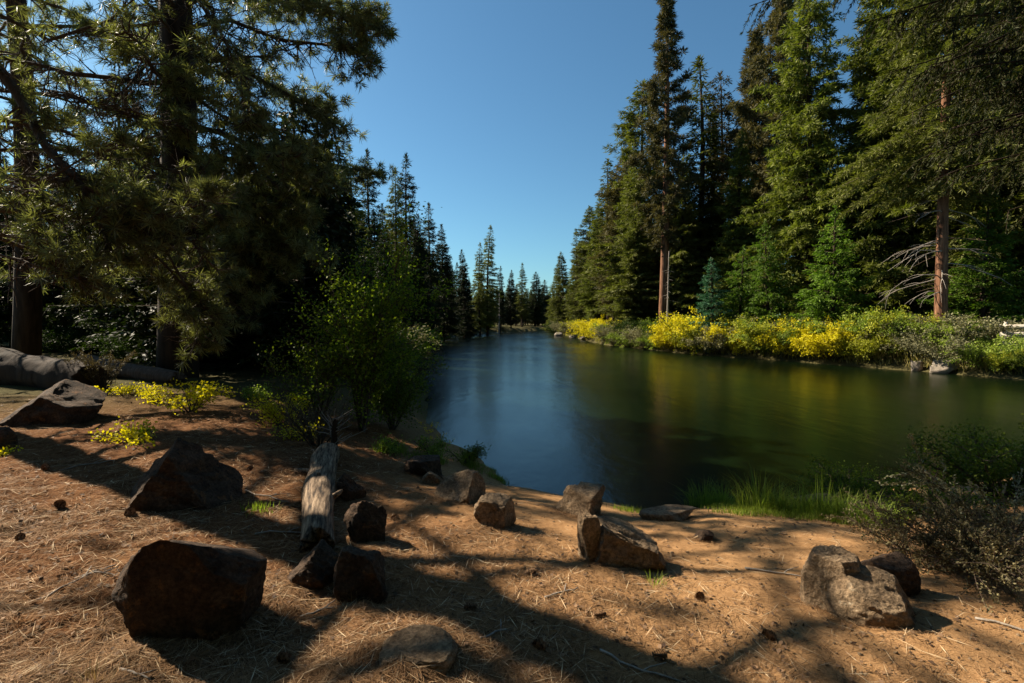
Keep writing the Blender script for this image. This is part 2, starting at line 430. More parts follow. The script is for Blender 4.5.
# ------------------------------------------------------------------ conifers
def conifer_meshes(seed, H, cbf, Rr, nb=8, tsp=.16, ssp=.062, sl=.38, sw=.080, droop=.35, up=.15, pw=.85, mat=None, bark=None,
                   dead=True, rough=.25, trunk_r=None, gaps=.0):
    r = R(seed); cb = H * cbf
    tr = trunk_r or H * .0095
    wob = r.uniform(-1, 1, 4)
    def tp(z):
        return np.array([.12 * math.sin(z * .15 + wob[0]) * z / H * 2, .12 * math.sin(z * .13 + wob[1]) * z / H * 2, z])
    gt = Geo()
    zs = np.linspace(-.3, H, 26)
    rad = tr * (1 - np.clip(zs, 0, H) / H) ** .8 + .012
    rad[0] *= 1.35; rad[1] *= 1.08
    gt.tube([tp(z) for z in zs], rad, 12)
    P_, D_, N_, T_ = [], [], [], []
    gc = Geo()
    z = cb
    lob = r.uniform(0, 6.28, 6)
    while z < H * .985:
        t = (z - cb) / (H - cb)
        n = max(3, int(r.poisson(nb * .52)))
        phi0 = r.uniform(0, 6.28)
        for k in range(n):
            if r.rand() < gaps: continue
            phi = phi0 + k * 2 * math.pi / n + r.uniform(-.5, .5)
            lobe = 1 + rough * (math.sin(phi * 2 + lob[0] + z * .5) * .5 + math.sin(phi * 3 + lob[1] - z * .8) * .5)
            L = Rr * ((1 - t) ** pw * .95 + .03) * r.uniform(.55, 1.15) * lobe * min(1, .5 + t * 5)
            L = max(L, .12)
            z0 = z + r.uniform(-.2, .2)
            c = tp(z0); rd = np.array([math.cos(phi), math.sin(phi), 0]); tg = np.array([-math.sin(phi), math.cos(phi), 0])
            dr = droop * r.uniform(.6, 1.4) * (1 - .5 * t); u = up + .5 * t ** 2
            def bp(s):
                s = np.asarray(s)[:, None]
                return c + rd * L * s + np.array([0, 0, 1]) * L * (u * s - dr * s ** 2 + .25 * dr * s ** 4)
            ss = np.linspace(0, 1, 5)
            gc.tube(bp(ss), np.linspace(.012 + L * .009, .006, 5), 4, mat=1, cap=False)
            nt_ = max(2, int(L / tsp * 2))
            s = r.uniform(.12, 1.0, nt_) ** .8
            o = bp(s); side = np.where(r.rand(nt_) < .5, -1, 1)[:, None]
            ang = r.uniform(.5, 1.1, nt_)[:, None]
            td = nrm(rd * np.cos(ang) + tg * side * np.sin(ang) + np.array([0, 0, 1]) * r.uniform(-.55, .1, nt_)[:, None])
            tl = (.30 * L * (1 - s) + .28) * r.uniform(.6, 1.2, nt_) * min(1, .35 + L)
            m = np.maximum(3, (tl / ssp).astype(int))
            idx = np.repeat(np.arange(nt_), m)
            q = r.uniform(0, 1, len(idx))
            pos = o[idx] + td[idx] * (tl[idx] * q)[:, None]
            pos[:, 2] -= .18 * tl[idx] * q ** 2
            dd = nrm(td[idx] * .8 + r.normal(0, .45, (len(idx), 3)) + np.array([0, 0, -.15]))
            P_.append(pos + r.normal(0, .02, pos.shape)); D_.append(dd)
            N_.append(nrm(r.normal(0, .7, (len(idx), 3)) + np.array([0, 0, .7])))
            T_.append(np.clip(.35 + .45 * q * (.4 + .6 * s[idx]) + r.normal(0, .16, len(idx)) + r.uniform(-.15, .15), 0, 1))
        z += 1 / 2.9 * r.uniform(.7, 1.3)
    # leader
    q = r.uniform(0, 1, 60); pos = np.array([tp(H)]) + np.stack([r.normal(0, .04, 60), r.normal(0, .04, 60), -.9 * q], 1)
    P_.append(pos); D_.append(nrm(np.stack([r.normal(0, .6, 60), r.normal(0, .6, 60), np.ones(60)], 1))); N_.append(r.normal(0, 1, (60, 3))); T_.append(np.full(60, .6))
    if dead:
        for k in range(int(cb * 3)):
            z0 = r.uniform(1.2, cb + 1); phi = r.uniform(0, 6.28); L = r.uniform(.3, 1.0) * Rr * .55
            c = tp(z0); e = c + np.array([math.cos(phi) * L, math.sin(phi) * L, -L * r.uniform(.1, .5)])
            gc.tube([c, (c + e) / 2 + [0, 0, .05], e], [.02, .012, .005], 4, mat=1, cap=False)
    P = np.vstack(P_); n = len(P)
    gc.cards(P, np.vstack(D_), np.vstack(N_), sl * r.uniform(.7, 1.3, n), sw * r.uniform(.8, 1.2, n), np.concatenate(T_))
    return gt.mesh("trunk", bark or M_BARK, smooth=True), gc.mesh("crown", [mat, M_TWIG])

def clump_pine_meshes(seed, H, cbf, Rr, mat, bark, nbr=90, sl=.42, sw=.075, per=80, trunk_r=None):
    r = R(seed); cb = H * cbf; tr = trunk_r or H * .011
    gt = Geo(); zs = np.linspace(-.3, H, 26)
    tp = lambda z: np.array([.15 * math.sin(z * .12 + seed), .15 * math.cos(z * .1 + seed), z])
    gt.tube([tp(z) for z in zs], tr * (1 - np.clip(zs, 0, H) / H) ** .7 + .02, 12)
    gc = Geo(); C_ = []
    for k in range(nbr):
        t = (k + r.rand()) / nbr; z = cb + (H - cb) * t ** .92
        phi = k * 2.4 + r.uniform(-.6, .6)
        L = Rr * (math.sin(min(1, (1 - t) * 1.25 + .02) * math.pi / 2)) * r.uniform(.45, 1.15) * (.55 + .45 * min(1, t * 4))
        L = max(L, .3)
        rd = np.array([math.cos(phi), math.sin(phi), 0]); c = tp(z)
        u = r.uniform(-.25, .15) + .6 * t
        s = np.linspace(0, 1, 6)[:, None]
        br = c + rd * L * s + np.array([0, 0, 1]) * L * (u * s * .5 + .3 * s ** 3 - .25 * s * (1 - s))
        gc.tube(br, np.linspace(.02 + L * .014, .012, 6), 5, mat=1, cap=False)
        m = max(2, int(L * 2.2))
        for j in range(m):
            sj = r.uniform(.45, 1.0); b = br[min(5, int(sj * 5))]
            C_.append(b + r.normal(0, .22, 3) * [1, 1, .7] * (1 if j else .3))
    C = np.array(C_); n = len(C) * per; idx = np.repeat(np.arange(len(C)), per)
    D = nrm(r.normal(0, 1, (n, 3)) + [0, 0, .25])
    P = C[idx] + D * r.uniform(.0, .22, n)[:, None]
    gc.cards(P, D, r.normal(0, 1, (n, 3)), sl * r.uniform(.6, 1.2, n), sw, np.clip(.5 + r.normal(0, .2, n) + .2 * D[:, 2], 0, 1))
    return gt.mesh("trunk", bark, smooth=True), gc.mesh("crown", [mat, M_TWIG])

def curve_pts(p0, d, L):
    s = np.linspace(0, 1, 4)[:, None]; return np.asarray(p0) + nrm(d) * L * s + np.array([0, 0, -.1]) * L * s ** 2
PROTO = {}
PROTO['fir_a'] = (conifer_meshes(1, 28, .07, 3.9, nb=9, mat=M_NEEDLE), 28)
PROTO['fir_b'] = (conifer_meshes(2, 28, .10, 3.2, nb=9, mat=M_NEEDLE_Y, rough=.4), 28)
PROTO['fir_c'] = (conifer_meshes(3, 28, .16, 2.8, nb=7.5, mat=M_NEEDLE, droop=.5, gaps=.12, rough=.5), 28)
PROTO['fir_broad'] = (conifer_meshes(4, 30, .05, 5.2, nb=9, mat=M_NEEDLE_Y, droop=.42, sl=.38, sw=.08, rough=.45, tsp=.17), 30)
PROTO['fir_d'] = (conifer_meshes(13, 27, .05, 3.6, nb=9, mat=M_NEEDLE, pw=.62, rough=.7, gaps=.15, droop=.4), 27)
PROTO['fir_e'] = (conifer_meshes(14, 27, .20, 3.0, nb=8, mat=M_NEEDLE_P, pw=.7, rough=.7, gaps=.2, droop=.2, up=.25), 27)
PROTO['spire'] = (conifer_meshes(5, 26, .12, 2.0, nb=8, mat=M_NEEDLE, rough=.35, gaps=.1), 26)
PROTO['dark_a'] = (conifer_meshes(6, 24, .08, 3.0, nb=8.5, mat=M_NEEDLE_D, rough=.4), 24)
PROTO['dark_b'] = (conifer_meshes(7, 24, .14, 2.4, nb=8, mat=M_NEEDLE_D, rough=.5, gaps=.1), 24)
PROTO['young'] = (conifer_meshes(8, 9, .03, 2.2, nb=11, mat=M_NEEDLE_G, tsp=.11, ssp=.05, sl=.17, sw=.065, pw=.9, up=.35, droop=.3, dead=False, trunk_r=.12), 9)
PROTO['youngblue'] = (conifer_meshes(9, 9, .03, 2.0, nb=11, mat=M_NEEDLE_B, tsp=.11, ssp=.05, sl=.17, sw=.065, pw=.9, up=.3, droop=.3, dead=False, trunk_r=.12), 9)
PROTO['pine_a'] = (clump_pine_meshes(10, 32, .27, 3.0, M_NEEDLE_P, M_BARKRED, nbr=120), 32)
PROTO['pine_b'] = (clump_pine_meshes(11, 28, .22, 3.4, M_NEEDLE_P, M_BARK, nbr=140), 28)
NAMES = dict(fir_d='fir_tree', fir_e='fir_tree', fir_a='fir_tree', fir_b='fir_tree', fir_c='fir_tree', fir_broad='fir_tree', spire='spruce_tree', dark_a='fir_tree', dark_b='fir_tree',
             young='young_fir', youngblue='young_fir', pine_a='pine_tree', pine_b='pine_tree')
rt = random.Random(5)
def tree(kind, x, y, Ht, wx=1.0, label=None, group=None, rz=None, z=None):
    (mt, mc), H0 = PROTO[kind]
    s = Ht / H0
    t = thing(NAMES[kind], label, 'tree', (x, y, (H1(x, y) if z is None else z) - .05), rt.uniform(0, 6.28) if rz is None else rz, group)
    t.rotation_euler[0] = rt.gauss(0, .012); t.rotation_euler[1] = rt.gauss(0, .012)
    t.scale = (s * wx, s * wx, s)
    link('trunk', mt, t); link('crown', mc, t)
    return t
def tree_px(kind, px, top, Y, wx=1.0, label=None, group=None):
    p = at(px, top, Y); x = p[0]; z = H1(x, Y)
    return tree(kind, x, Y, p[2] - z, wx, label, group, z=z)

RG = 'conifers on the far right bank'
right = [
 ('fir_a', 556, 264, 130, 1.1, 'smallest conifer at the far end of the right bank where the river bends'),
 ('fir_a', 564, 252, 116, 1.2, 'far slim conifer standing just right of the river bend'),
 ('spire', 576, 231, 100, 1.25, 'slender pointed conifer, third from the river bend on the right bank'),
 ('fir_d', 589, 206, 88, 1.1, 'pointed conifer behind the leftmost bright yellow bushes'),
 ('fir_b', 600, 197, 76, 1.15, 'wide green fir above the bright yellow bush at the water'),
 ('spire', 610, 158, 72, 1.3, 'narrow conifer with a thin pointed top rising left of the tall fir pair'),
 ('fir_e', 625, 130, 66, 1.2, 'open ragged conifer with feathery top left of the tallest pine'),
 ('fir_d', 645, 84, 59, 1.15, 'tall fir touching the left side of the tallest pine'),
 ('pine_a', 667, -2, 50, .95, 'tallest pine with bare reddish lower trunk and narrow top against the sky'),
 ('spire', 700, 60, 56, 1.35, 'spire shaped conifer right of the tallest pine'),
 ('fir_e', 724, 74, 59, 1.0, 'pointed conifer between the spire and the brownish pine'),
 ('pine_b', 757, 28, 54, .85, 'brownish pine top leaning over the gap left of the big green fir'),
 ('pine_b', 778, -18, 50, .9, 'pine partly hidden behind the left edge of the big green fir'),
 ('fir_broad', 815, -62, 41, .95, 'big broad green fir with layered drooping boughs right of centre'),
 ('fir_b', 742, 130, 47, 1.1, 'dense mid height fir in front of the brownish pine'),
 ('fir_a', 682, 155, 54, 1.0, 'dark dense fir just right of the bare reddish trunk'),
 ('fir_b', 636, 215, 56, 1.3, 'shorter bushy fir left of the bare reddish trunk'),
 ('youngblue', 713, 258, 40, 1.3, 'young blue green fir above the tall yellow bush'),
 ('young', 772, 220, 37.5, 1.0, 'young bright green fir, left one of the two under the big fir'),
 ('young', 836, 205, 33.5, 1.15, 'young bright green fir with rounded shape beside the golden bush'),
 ('young', 740, 246, 40, 1.1, 'young yellowish fir between the blue green one and the big fir'),
 ('fir_a', 872, -40, 40, 1.0, 'tall shaded fir behind the gap of blue sky'),
 ('fir_broad', 905, -130, 37, .9, 'large drooping fir left of the reddish trunk with dead branches'),
 ('fir_a', 985, -180, 33, 1.0, 'dark fir behind the reddish trunk near the right edge'),
 ('young', 985, 190, 29, 1.2, 'dark green low fir right of the reddish trunk'),
 ('fir_broad', 1050, -200, 31, .9, 'dense fir cut by the right edge of the view'),
 ('fir_a', 1110, -200, 34, .9, 'fir standing outside the right edge behind the plank stack'),
]
for k, px, top, Y, w, lab in right:
    tree_px(k, px, top, Y, w * (1.25 if Y > 46 else 1.08), lab, RG)
for i in range(30):
    Yb = 54 + 78 * (i + rt.random()) / 30; xb = np.interp(Yb, [40.3, 58, 111, 130], [14.8, 10.5, 10.4, 25]); x = xb + rt.uniform(2.5, 9)
    px = 512 + 512 * x / Yb; cap = np.interp(px, [545, 556, 576, 600, 616, 645, 700], [275, 262, 232, 198, 160, 120, 130])
    tree(rt.choice(['fir_d', 'fir_a', 'fir_b', 'fir_e']), x, Yb, max(7, rt.uniform(.66, .95) * ((322 - cap) / 512 * Yb + 1.4)), 1.25,
         'sunlit conifer of the close packed front rows up the right bank', 'conifers in the front rows up the right bank')
# second and third rows behind the right bank
for i in range(62):
    f = (i + rt.random()) / 62
    Yb = 34 + 110 * f ** 1.3 + rt.uniform(0, 12)
    # bank line x at that depth
    xb = np.interp(Yb, [22, 27.7, 33.3, 40.3, 58, 111, 130], [24, 21, 18.7, 14.8, 10.5, 10.4, 25])
    x = xb + rt.uniform(7, 30) + (6 if Yb < 60 else 0)
    Hh = rt.uniform(.55, .92) * ((11 + .40 * x) if Yb > 60 else 26)
    tree(rt.choice(['fir_a', 'dark_a', 'fir_d', 'fir_e', 'dark_a']), x, Yb, min(Hh, 27), rt.uniform(1.0, 1.25),
         'dark conifer of the rows behind the right bank', 'conifers in the rows behind the right bank')
for i in range(14):
    x = 28 + rt.uniform(0, 40); y = 26 + rt.uniform(0, 10) - (x - 28) * .25
    tree(rt.choice(['fir_a', 'dark_a', 'fir_broad']), x, max(y, 24 - (x - 28) * .2) + 5, rt.uniform(20, 28), 1.05,
         'dark conifer of the rows behind the right bank', 'conifers in the rows behind the right bank')

LG = 'conifers on the left bank'
left = [
 ('dark_b', 545, 280, 178, 1.8, 'last low conifer where the two banks seem to meet'),
 ('dark_a', 535, 272, 166, 1.5, 'conifer second from the meeting point of the banks'),
 ('fir_c', 522, 263, 158, 1.1, 'round topped conifer at the head of the river'),
 ('dark_a', 511, 270, 140, 1.0, 'low pointed conifer beside the pair at the head of the river'),
 ('dark_b', 500, 266, 128, 1.0, 'thin conifer right of the tall pair over the water'),
 ('fir_c', 487, 226, 98, 1.0, 'tallest of the distant left bank conifers, sunlit on its side'),
 ('fir_c', 480, 243, 94, .9, 'conifer leaning on the left side of the tallest distant one'),
 ('dark_a', 465, 250, 84, .9, 'small dark pointed conifer in the dip of the left skyline'),
 ('dark_b', 456, 262, 90, 1.0, 'lowest conifer in the dip of the left skyline'),
 ('dark_a', 443, 224, 70, .9, 'dark conifer at the right shoulder of the tall left group'),
 ('dark_b', 432, 204, 66, 1.0, 'dark conifer with sharp tip just right of the tall left group'),
 ('dark_b', 409, 154, 57, .95, 'tall conifer at the right end of the left group'),
 ('fir_c', 395, 168, 52, .9, 'conifer second from the right end of the left group'),
 ('dark_b', 371, 150, 45, .95, 'open crowned conifer in the middle of the left group'),
 ('fir_c', 350, 146, 38, .85, 'tall conifer beside the hanging pine boughs'),
 ('dark_b', 338, 160, 44, 1.0, 'conifer half hidden by the hanging pine boughs'),
 ('dark_a', 418, 215, 50, .9, 'shorter dark conifer close to the water on the left bank'),
 ('dark_a', 385, 225, 33, 1.0, 'mid height dark conifer behind the leafy bush'),
 ('dark_a', 330, 180, 27, 1.0, 'dark conifer right behind the leafy bush on the left bank'),
 ('dark_b', 115, 42, 26, .8, 'narrow conifer framed by pine boughs at upper left'),
]
for k, px, top, Y, w, lab in left:
    tree_px(k, px, top, Y, w * 1.35, lab, LG)
def left_ok(x, y, Hh):
    zz = np.arange(3, Hh, 1.0)
    base = np.stack([np.full(len(zz), x), np.full(len(zz), y), zz + 1], 1)
    for off in ((0, 0), (1.5, 1), (-1.5, -1)):
        P = base + np.array([off[0], off[1], 0])
        if (lit_prob(P) > .8).sum() > 2 or (veil_prob(P) > .7).sum() > 1: return False
    return True
cnt = 0; tries = 0
while cnt < 90 and tries < 2500:
    tries += 1
    Y = rt.uniform(19, 185)
    xb = np.interp(Y, [12, 17, 27.7, 58, 89, 121, 150, 185], [-2, -2.9, -5.5, -11, -10.8, -6, 5, 35])
    x = xb - rt.uniform(2.5, 45)
    if Y < 60 and x > -9 - .0 * Y and Y < 30: continue
    if Y > 110 : x = xb - rt.uniform(-2, 30); 
    if river_dist(np.array([x]), np.array([Y]))[0] < 2: continue
    px = 512 + x / Y * 512
    cap = np.interp(px, [-500, 300, 340, 420, 440, 470, 490, 510, 550], [60, 150, 165, 225, 245, 265, 262, 280, 290])
    Hh = rt.uniform(.75, 1.0) * ((322 - cap) / 512 * Y + 1.4)
    Hh = max(8, min(Hh, 24))
    if (Hh - 1.6) / Y * 512 > 322 - cap + 8: continue
    if not left_ok(x, Y, Hh): continue
    tree(rt.choice(['dark_a', 'dark_b', 'dark_a']), x, Y, Hh, rt.uniform(1.0, 1.3), 'dark conifer deep in the left bank forest',
         'conifers deep in the left bank forest'); cnt += 1

# dead snags among the living trees
for px, top, Y, lab in [(499, 292, 118, 'thin bare grey snag left of the round topped distant conifer'), (668, 250, 46, 'short broken snag beside the bare reddish pine trunk'), (716, 150, 62, 'tall bare snag between the spire and the pointed conifer')]:
    p = at(px, top, Y); z = H1(p[0], Y); Hh = p[2] - z; r = R(int(px)); o = thing('dead_tree', lab, 'dead tree', (p[0], Y, z - .1))
    g = Geo(); zz = np.linspace(0, Hh, 12); g.tube(np.stack([zz * .01, zz * 0, zz], 1), .012 * Hh * (1 - zz / Hh) + .03, 8); link('trunk', g.mesh('trunk', M_DEAD, smooth=True), o)
    g = Geo()
    for k in range(int(Hh * 3)):
        z0 = r.uniform(.25, .98) * Hh; phi = r.uniform(0, 6.28); L = r.uniform(.3, .9) * (1.6 - z0 / Hh)
        g.tube(curve_pts((z0 * .01, 0, z0), (math.cos(phi), math.sin(phi), -.15), L), [.02, .014, .008, .004], 4, cap=False)
    link('branches', g.mesh('branches', M_DEAD, smooth=True), o)

# ------------------------------------------------------------------ shrubs, grass
def curve(p0, d, L, n=6, bend=(0, 0, -.3), r=None, jit=.05):
    s = np.linspace(0, 1, n)[:, None]
    P = np.asarray(p0) + nrm(d) * L * s + np.asarray(bend) * L * s ** 2
    if r is not None: P = P + np.cumsum(r.normal(0, jit * L / n, (n, 3)), 0) * (s > 0)
    return P
def shrub_meshes(seed, Hh, Rr, nst, nleaf, ll, lw, mat, up=.8, twigs=5, sprd=.16, stemr=.012, lowfrac=.1, stem_mat=None, hug=False):
    r = R(seed); gs = Geo(); gl = Geo(); ends = []
    for k in range(nst):
        phi = r.uniform(0, 6.28); q = r.uniform(0, 1) ** .6
        d = np.array([math.cos(phi) * Rr * q, math.sin(phi) * Rr * q, Hh * up * r.uniform(.65, 1.05)]); L = np.linalg.norm(d)
        c = curve((math.cos(phi) * .05 * Rr, math.sin(phi) * .05 * Rr, -.04), d, L, 7, (math.cos(phi) * .12, math.sin(phi) * .12, -.14), r, .10)
        gs.tube(c, np.linspace(stemr, stemr * .3, 7), 5, cap=False); ends.append((c, L))
        for j in range(twigs):
            i = r.randint(2, 6); dd = nrm(c[i] - c[i - 1]) + r.normal(0, .6, 3); l2 = L * r.uniform(.18, .42)
            c2 = curve(c[i], dd, l2, 5, (0, 0, -.1), r, .1)
            gs.tube(c2, np.linspace(stemr * .5, stemr * .15, 5), 4, cap=False); ends.append((c2, l2))
    W = np.array([l for _, l in ends]); W = W / W.sum()
    P_ = []; D_ = []; T_ = []
    for (c, l), w in zip(ends, W):
        m = max(2, int(nleaf * w)); s = r.uniform(lowfrac, 1, m) ** .7 * (len(c) - 1)
        i = np.minimum(s.astype(int), len(c) - 2); f = (s - i)[:, None]
        p = c[i] * (1 - f) + c[i + 1] * f; tdir = nrm(c[i + 1] - c[i])
        if hug:
            D = nrm(tdir * 1.0 + r.normal(0, .5, (m, 3))); p = p + r.normal(0, sprd * .3, (m, 3))
        else:
            D = nrm(tdir * .4 + r.normal(0, .8, (m, 3)) + [0, 0, -.1]); p = p + r.normal(0, sprd, (m, 3)) * np.array([1, 1, .7])
        P_.append(p); D_.append(D); T_.append(np.clip(r.uniform(.25, .75) + r.normal(0, .18, m), 0, 1))
    P = np.vstack(P_); n = len(P); P[:, 2] = np.maximum(P[:, 2], .02)
    gl.cards(P, np.vstack(D_), nrm(r.normal(0, .8, (n, 3)) + [0, 0, .5]), ll * r.uniform(.7, 1.3, n), lw * r.uniform(.7, 1.2, n), np.concatenate(T_), mid=.5)
    return gs.mesh("stems", stem_mat or M_TWIG, smooth=True), gl.mesh("leaves", mat)
M_YEL = leaf_mat("yellow_leaves", (.42, .36, .008), (.85, .74, .03), .35, tcol=(1.1, 1.1, .4), var=.1)
M_YG = leaf_mat("yellow_green_leaves", (.17, .19, .015), (.46, .47, .055), .35, tcol=(1.2, 1.2, .4), var=.1)
M_LG = leaf_mat("light_green_leaves", (.10, .15, .02), (.32, .38, .07), .35, var=.12)
M_GG = leaf_mat("grey_green_leaves", (.10, .10, .05), (.30, .28, .15), .25, tcol=(1.2, 1.2, .8), var=.15)
M_GREEN = leaf_mat("green_leaves", (.030, .055, .006), (.19, .23, .03), .4, var=.12)
M_BUSH = leaf_mat("sun_brightened_bush_leaves", (.045, .080, .006), (.30, .36, .035), .45, var=.05)  # leaf colour brightened for sunlight, little of which reaches the bush
M_SHADE = leaf_mat("shaded_leaves", (.010, .022, .004), (.045, .075, .012), .2, rough=.7, spec=.1, var=.12)  # leaf colour darkened to stand for shade
M_BRIGHT = leaf_mat("bright_yellow_green_leaves", (.40, .40, .01), (.80, .74, .05), .45, tcol=(1.2, 1.1, .3), var=.05)
M_SAGE = leaf_mat("small_grey_leaves", (.035, .030, .014), (.24, .205, .10), .2, tcol=(1.2, 1.1, .8), var=.05)
M_SPRAY = leaf_mat("pale_spray_leaves", (.12, .11, .06), (.42, .40, .24), .2, tcol=(1.2, 1.1, .8), var=.05)
M_GRASS = leaf_mat("grass_blades", (.070, .100, .014), (.32, .39, .075), .4, var=.15)
M_DRY = leaf_mat("dry_grass_blades", (.20, .14, .06), (.50, .38, .19), .3, tcol=(1.2, 1.0, .7), var=.1)
M_FLOW = leaf_mat("yellow_flowers", (.55, .40, .02), (.80, .62, .04), .3, tcol=(1.1, 1, .4), var=.05)

BM = {}
for nm, mt in (('yellow', M_YEL), ('yg', M_YG), ('lg', M_LG), ('gg', M_GG), ('green', M_GREEN), ('shade', M_SHADE)):
    for v in range(2):
        BM[nm, v] = shrub_meshes(40 + v * 7 + len(BM), 2.2, 1.7, 26, 9500, .10, .052, mt, twigs=8, sprd=.09, lowfrac=.03)
def bush(kind, px, py, hpx, label, group=None, w=1.0, back=0.0):
    # base at the far waterline / bank, measured in metres from its distance
    r = ray(px, py); 
    Ys = np.linspace(15, 200, 3000); t = Ys / r[1]; X = r[0] * t; Z = CAM_Z + r[2] * t
    hh = np.maximum(height(X, Ys), .02); k = np.argmax(Z < hh + .05); Y = Ys[k] + back; x = r[0] * Y / r[1]
    while river_dist(np.array([x]), np.array([Y]))[0] < .35 and Y < 200: Y += .3; x = r[0] * Y / r[1]
    z = H1(x, Y); Hh = hpx / 512 * Y
    ms, ml = BM[kind, rt.randint(0, 1)]; s = Hh / 1.75
    o = thing('willow_bush' if kind != 'green' else 'green_bush', label, 'bush', (x, Y, z - .05), rt.uniform(0, 6.28), group)
    o.scale = (s * w, s * w, s); link('stems', ms, o); link('leaves', ml, o)
BG = 'bushes along the right bank'
bl = [
 ('yg', 556, 334, 9, 'tiny yellow green bush nearest the river bend on the right bank', 1.3),
 ('gg', 566, 336, 13, 'grey green bush left of the first bright yellow bush', 1.2),
 ('yg', 577, 338, 16, 'yellow green bush behind the small grey stones far up the right bank', 1.2),
 ('yellow', 592, 344, 20, 'bright yellow bush farthest up the right bank', 1.3),
 ('yellow', 604, 346, 20, 'second bright yellow bush up the right bank', 1.2),
 ('gg', 617, 347, 21, 'brownish grey bush after the two far yellow bushes', 1.2),
 ('lg', 632, 349, 20, 'pale green low bush left of the bare reddish trunk', 1.4),
 ('gg', 647, 350, 20, 'pale grey green bush under the bare reddish trunk', 1.4),
 ('lg', 660, 351, 17, 'low pale bush just right of the bare reddish trunk', 1.5),
 ('yellow', 672, 353, 20, 'low yellow bush left of the big golden bush', 1.3),
 ('yellow', 690, 355, 36, 'big golden yellow bush below the young blue green fir', 1.1),
 ('yg', 707, 356, 36, 'yellow green bush touching the big golden bush', 1.1),
 ('gg', 722, 358, 30, 'grey green bush between the golden bush and the young firs', 1.2),
 ('yellow', 740, 360, 33, 'yellow bush in front of the young yellowish fir', 1.1),
 ('yg', 758, 361, 36, 'yellow green bush below the left young bright fir', 1.1),
 ('lg', 775, 362, 36, 'leafy light green bush under the big fir', 1.1),
 ('yellow', 797, 362, 38, 'yellow topped bush left of the low golden dome', 1.0),
 ('yellow', 826, 364, 36, 'low golden dome of leaves right at the water', 1.2),
 ('yg', 858, 366, 30, 'small yellow bush at the water right of the golden dome', 1.3),
 ('lg', 846, 356, 44, 'tall light green bush behind the golden dome', 1.2),
 ('lg', 876, 362, 50, 'tall light green bush left of the trunk with dead branches', 1.1),
 ('yg', 900, 364, 48, 'yellowish bush in front of the trunk with dead branches', 1.1),
 ('lg', 926, 364, 46, 'light green round bush right of the trunk with dead branches', 1.2),
 ('gg', 950, 364, 38, 'reddish grey bush behind the pale flat stone', 1.2),
 ('lg', 982, 376, 38, 'leafy green yellow bush right of the pale flat stone', 1.1),
 ('yg', 1003, 378, 24, 'yellow speckled bush below the pale plank stack', 1.1),
 ('green', 1022, 382, 22, 'dark green bush at the right edge by the water', 1.2),
]
for k, px, py, hp, lab, w in bl:
    bush(k, px, py, hp * (.85 if hp >= 44 else 1), lab, BG, w * .9, back=1.3 if hp >= 44 else 0)
for i in range(34):
    px = 560 + (985 - 560) * (i + rt.random()) / 34
    py = np.interp(px, [560, 600, 700, 800, 900, 1060], [334, 344, 354, 361, 365, 380])
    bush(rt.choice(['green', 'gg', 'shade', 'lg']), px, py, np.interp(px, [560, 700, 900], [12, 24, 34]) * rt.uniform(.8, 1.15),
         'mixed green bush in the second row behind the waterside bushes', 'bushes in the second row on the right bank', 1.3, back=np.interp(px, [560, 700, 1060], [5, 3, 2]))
for i in range(34):
    Yc = 180 + rt.uniform(0, 14); px = 486 + 74 * (i + rt.random()) / 34; xc = (px - 512) / 512 * Yc
    if river_dist(np.array([xc]), np.array([Yc]))[0] > 1: tree(rt.choice(['dark_a', 'dark_b', 'fir_a']), xc, Yc, rt.uniform(9, 14), 1.5, 'distant conifer closing the head of the river', 'conifers beyond the head of the river')
for i in range(34):
    x = -70 + 200 * (i + rt.random()) / 34; y = 205 + rt.uniform(0, 40) - max(0, x - 60) * .1
    if x < 0: y = 190 + rt.uniform(0, 30)
    tree(rt.choice(['dark_a', 'fir_a', 'dark_b']), x, y, rt.uniform(13, 18), 1.9, 'distant conifer closing the head of the river', 'conifers beyond the head of the river')
# low growth along the left bank
for i in range(26):
    Y = 16 + 120 * ((i + rt.random()) / 26) ** 1.5
    xb = np.interp(Y, [12, 17, 27.7, 58, 89, 121, 150], [-2, -2.9, -5.5, -11, -10.8, -6, 6])
    x = xb - rt.uniform(.8, 2.0); ms, ml = BM[rt.choice(['green', 'green', 'gg']), rt.randint(0, 1)]
    s = rt.uniform(.7, 1.1)
    o = thing('green_bush', 'shaded green bush at the foot of the left bank conifers', 'bush', (x, Y, H1(x, Y) - .05), rt.uniform(0, 6), 'bushes along the left bank')
    o.scale = (s * 1.2, s * 1.2, s); link('stems', ms, o); link('leaves', ml, o)

n_ = 0; k_ = 0
while n_ < 46 and k_ < 900:
    k_ += 1; Y = rt.uniform(32, 95); px = rt.uniform(-220, 335); x = (px - 512) / 512 * Y; Hh = rt.uniform(7, 12)
    if river_dist(np.array([x]), np.array([Y]))[0] < 1.5 or not left_ok(x, Y, Hh): continue
    tree(rt.choice(['dark_a', 'dark_b']), x, Y, Hh, 2.0, 'dark conifer deep in the left bank forest', 'conifers deep in the left bank forest'); n_ += 1
# unseen firs added behind the camera to keep open sky off the clearing
for i, (x, y, hh) in enumerate([(-9, -4, 24), (-4.5, -6, 26), (.5, -5, 25), (5, -6.5, 26), (9.5, -4, 25), (14, -1.5, 24), (-13, -9, 26), (-1.5, -11, 27), (8, -12, 27), (-14, 0, 15)]):
    tree('fir_broad', x, y, hh, 1.25, 'unseen fir added behind the viewpoint to block the open sky', 'added firs behind the clearing')
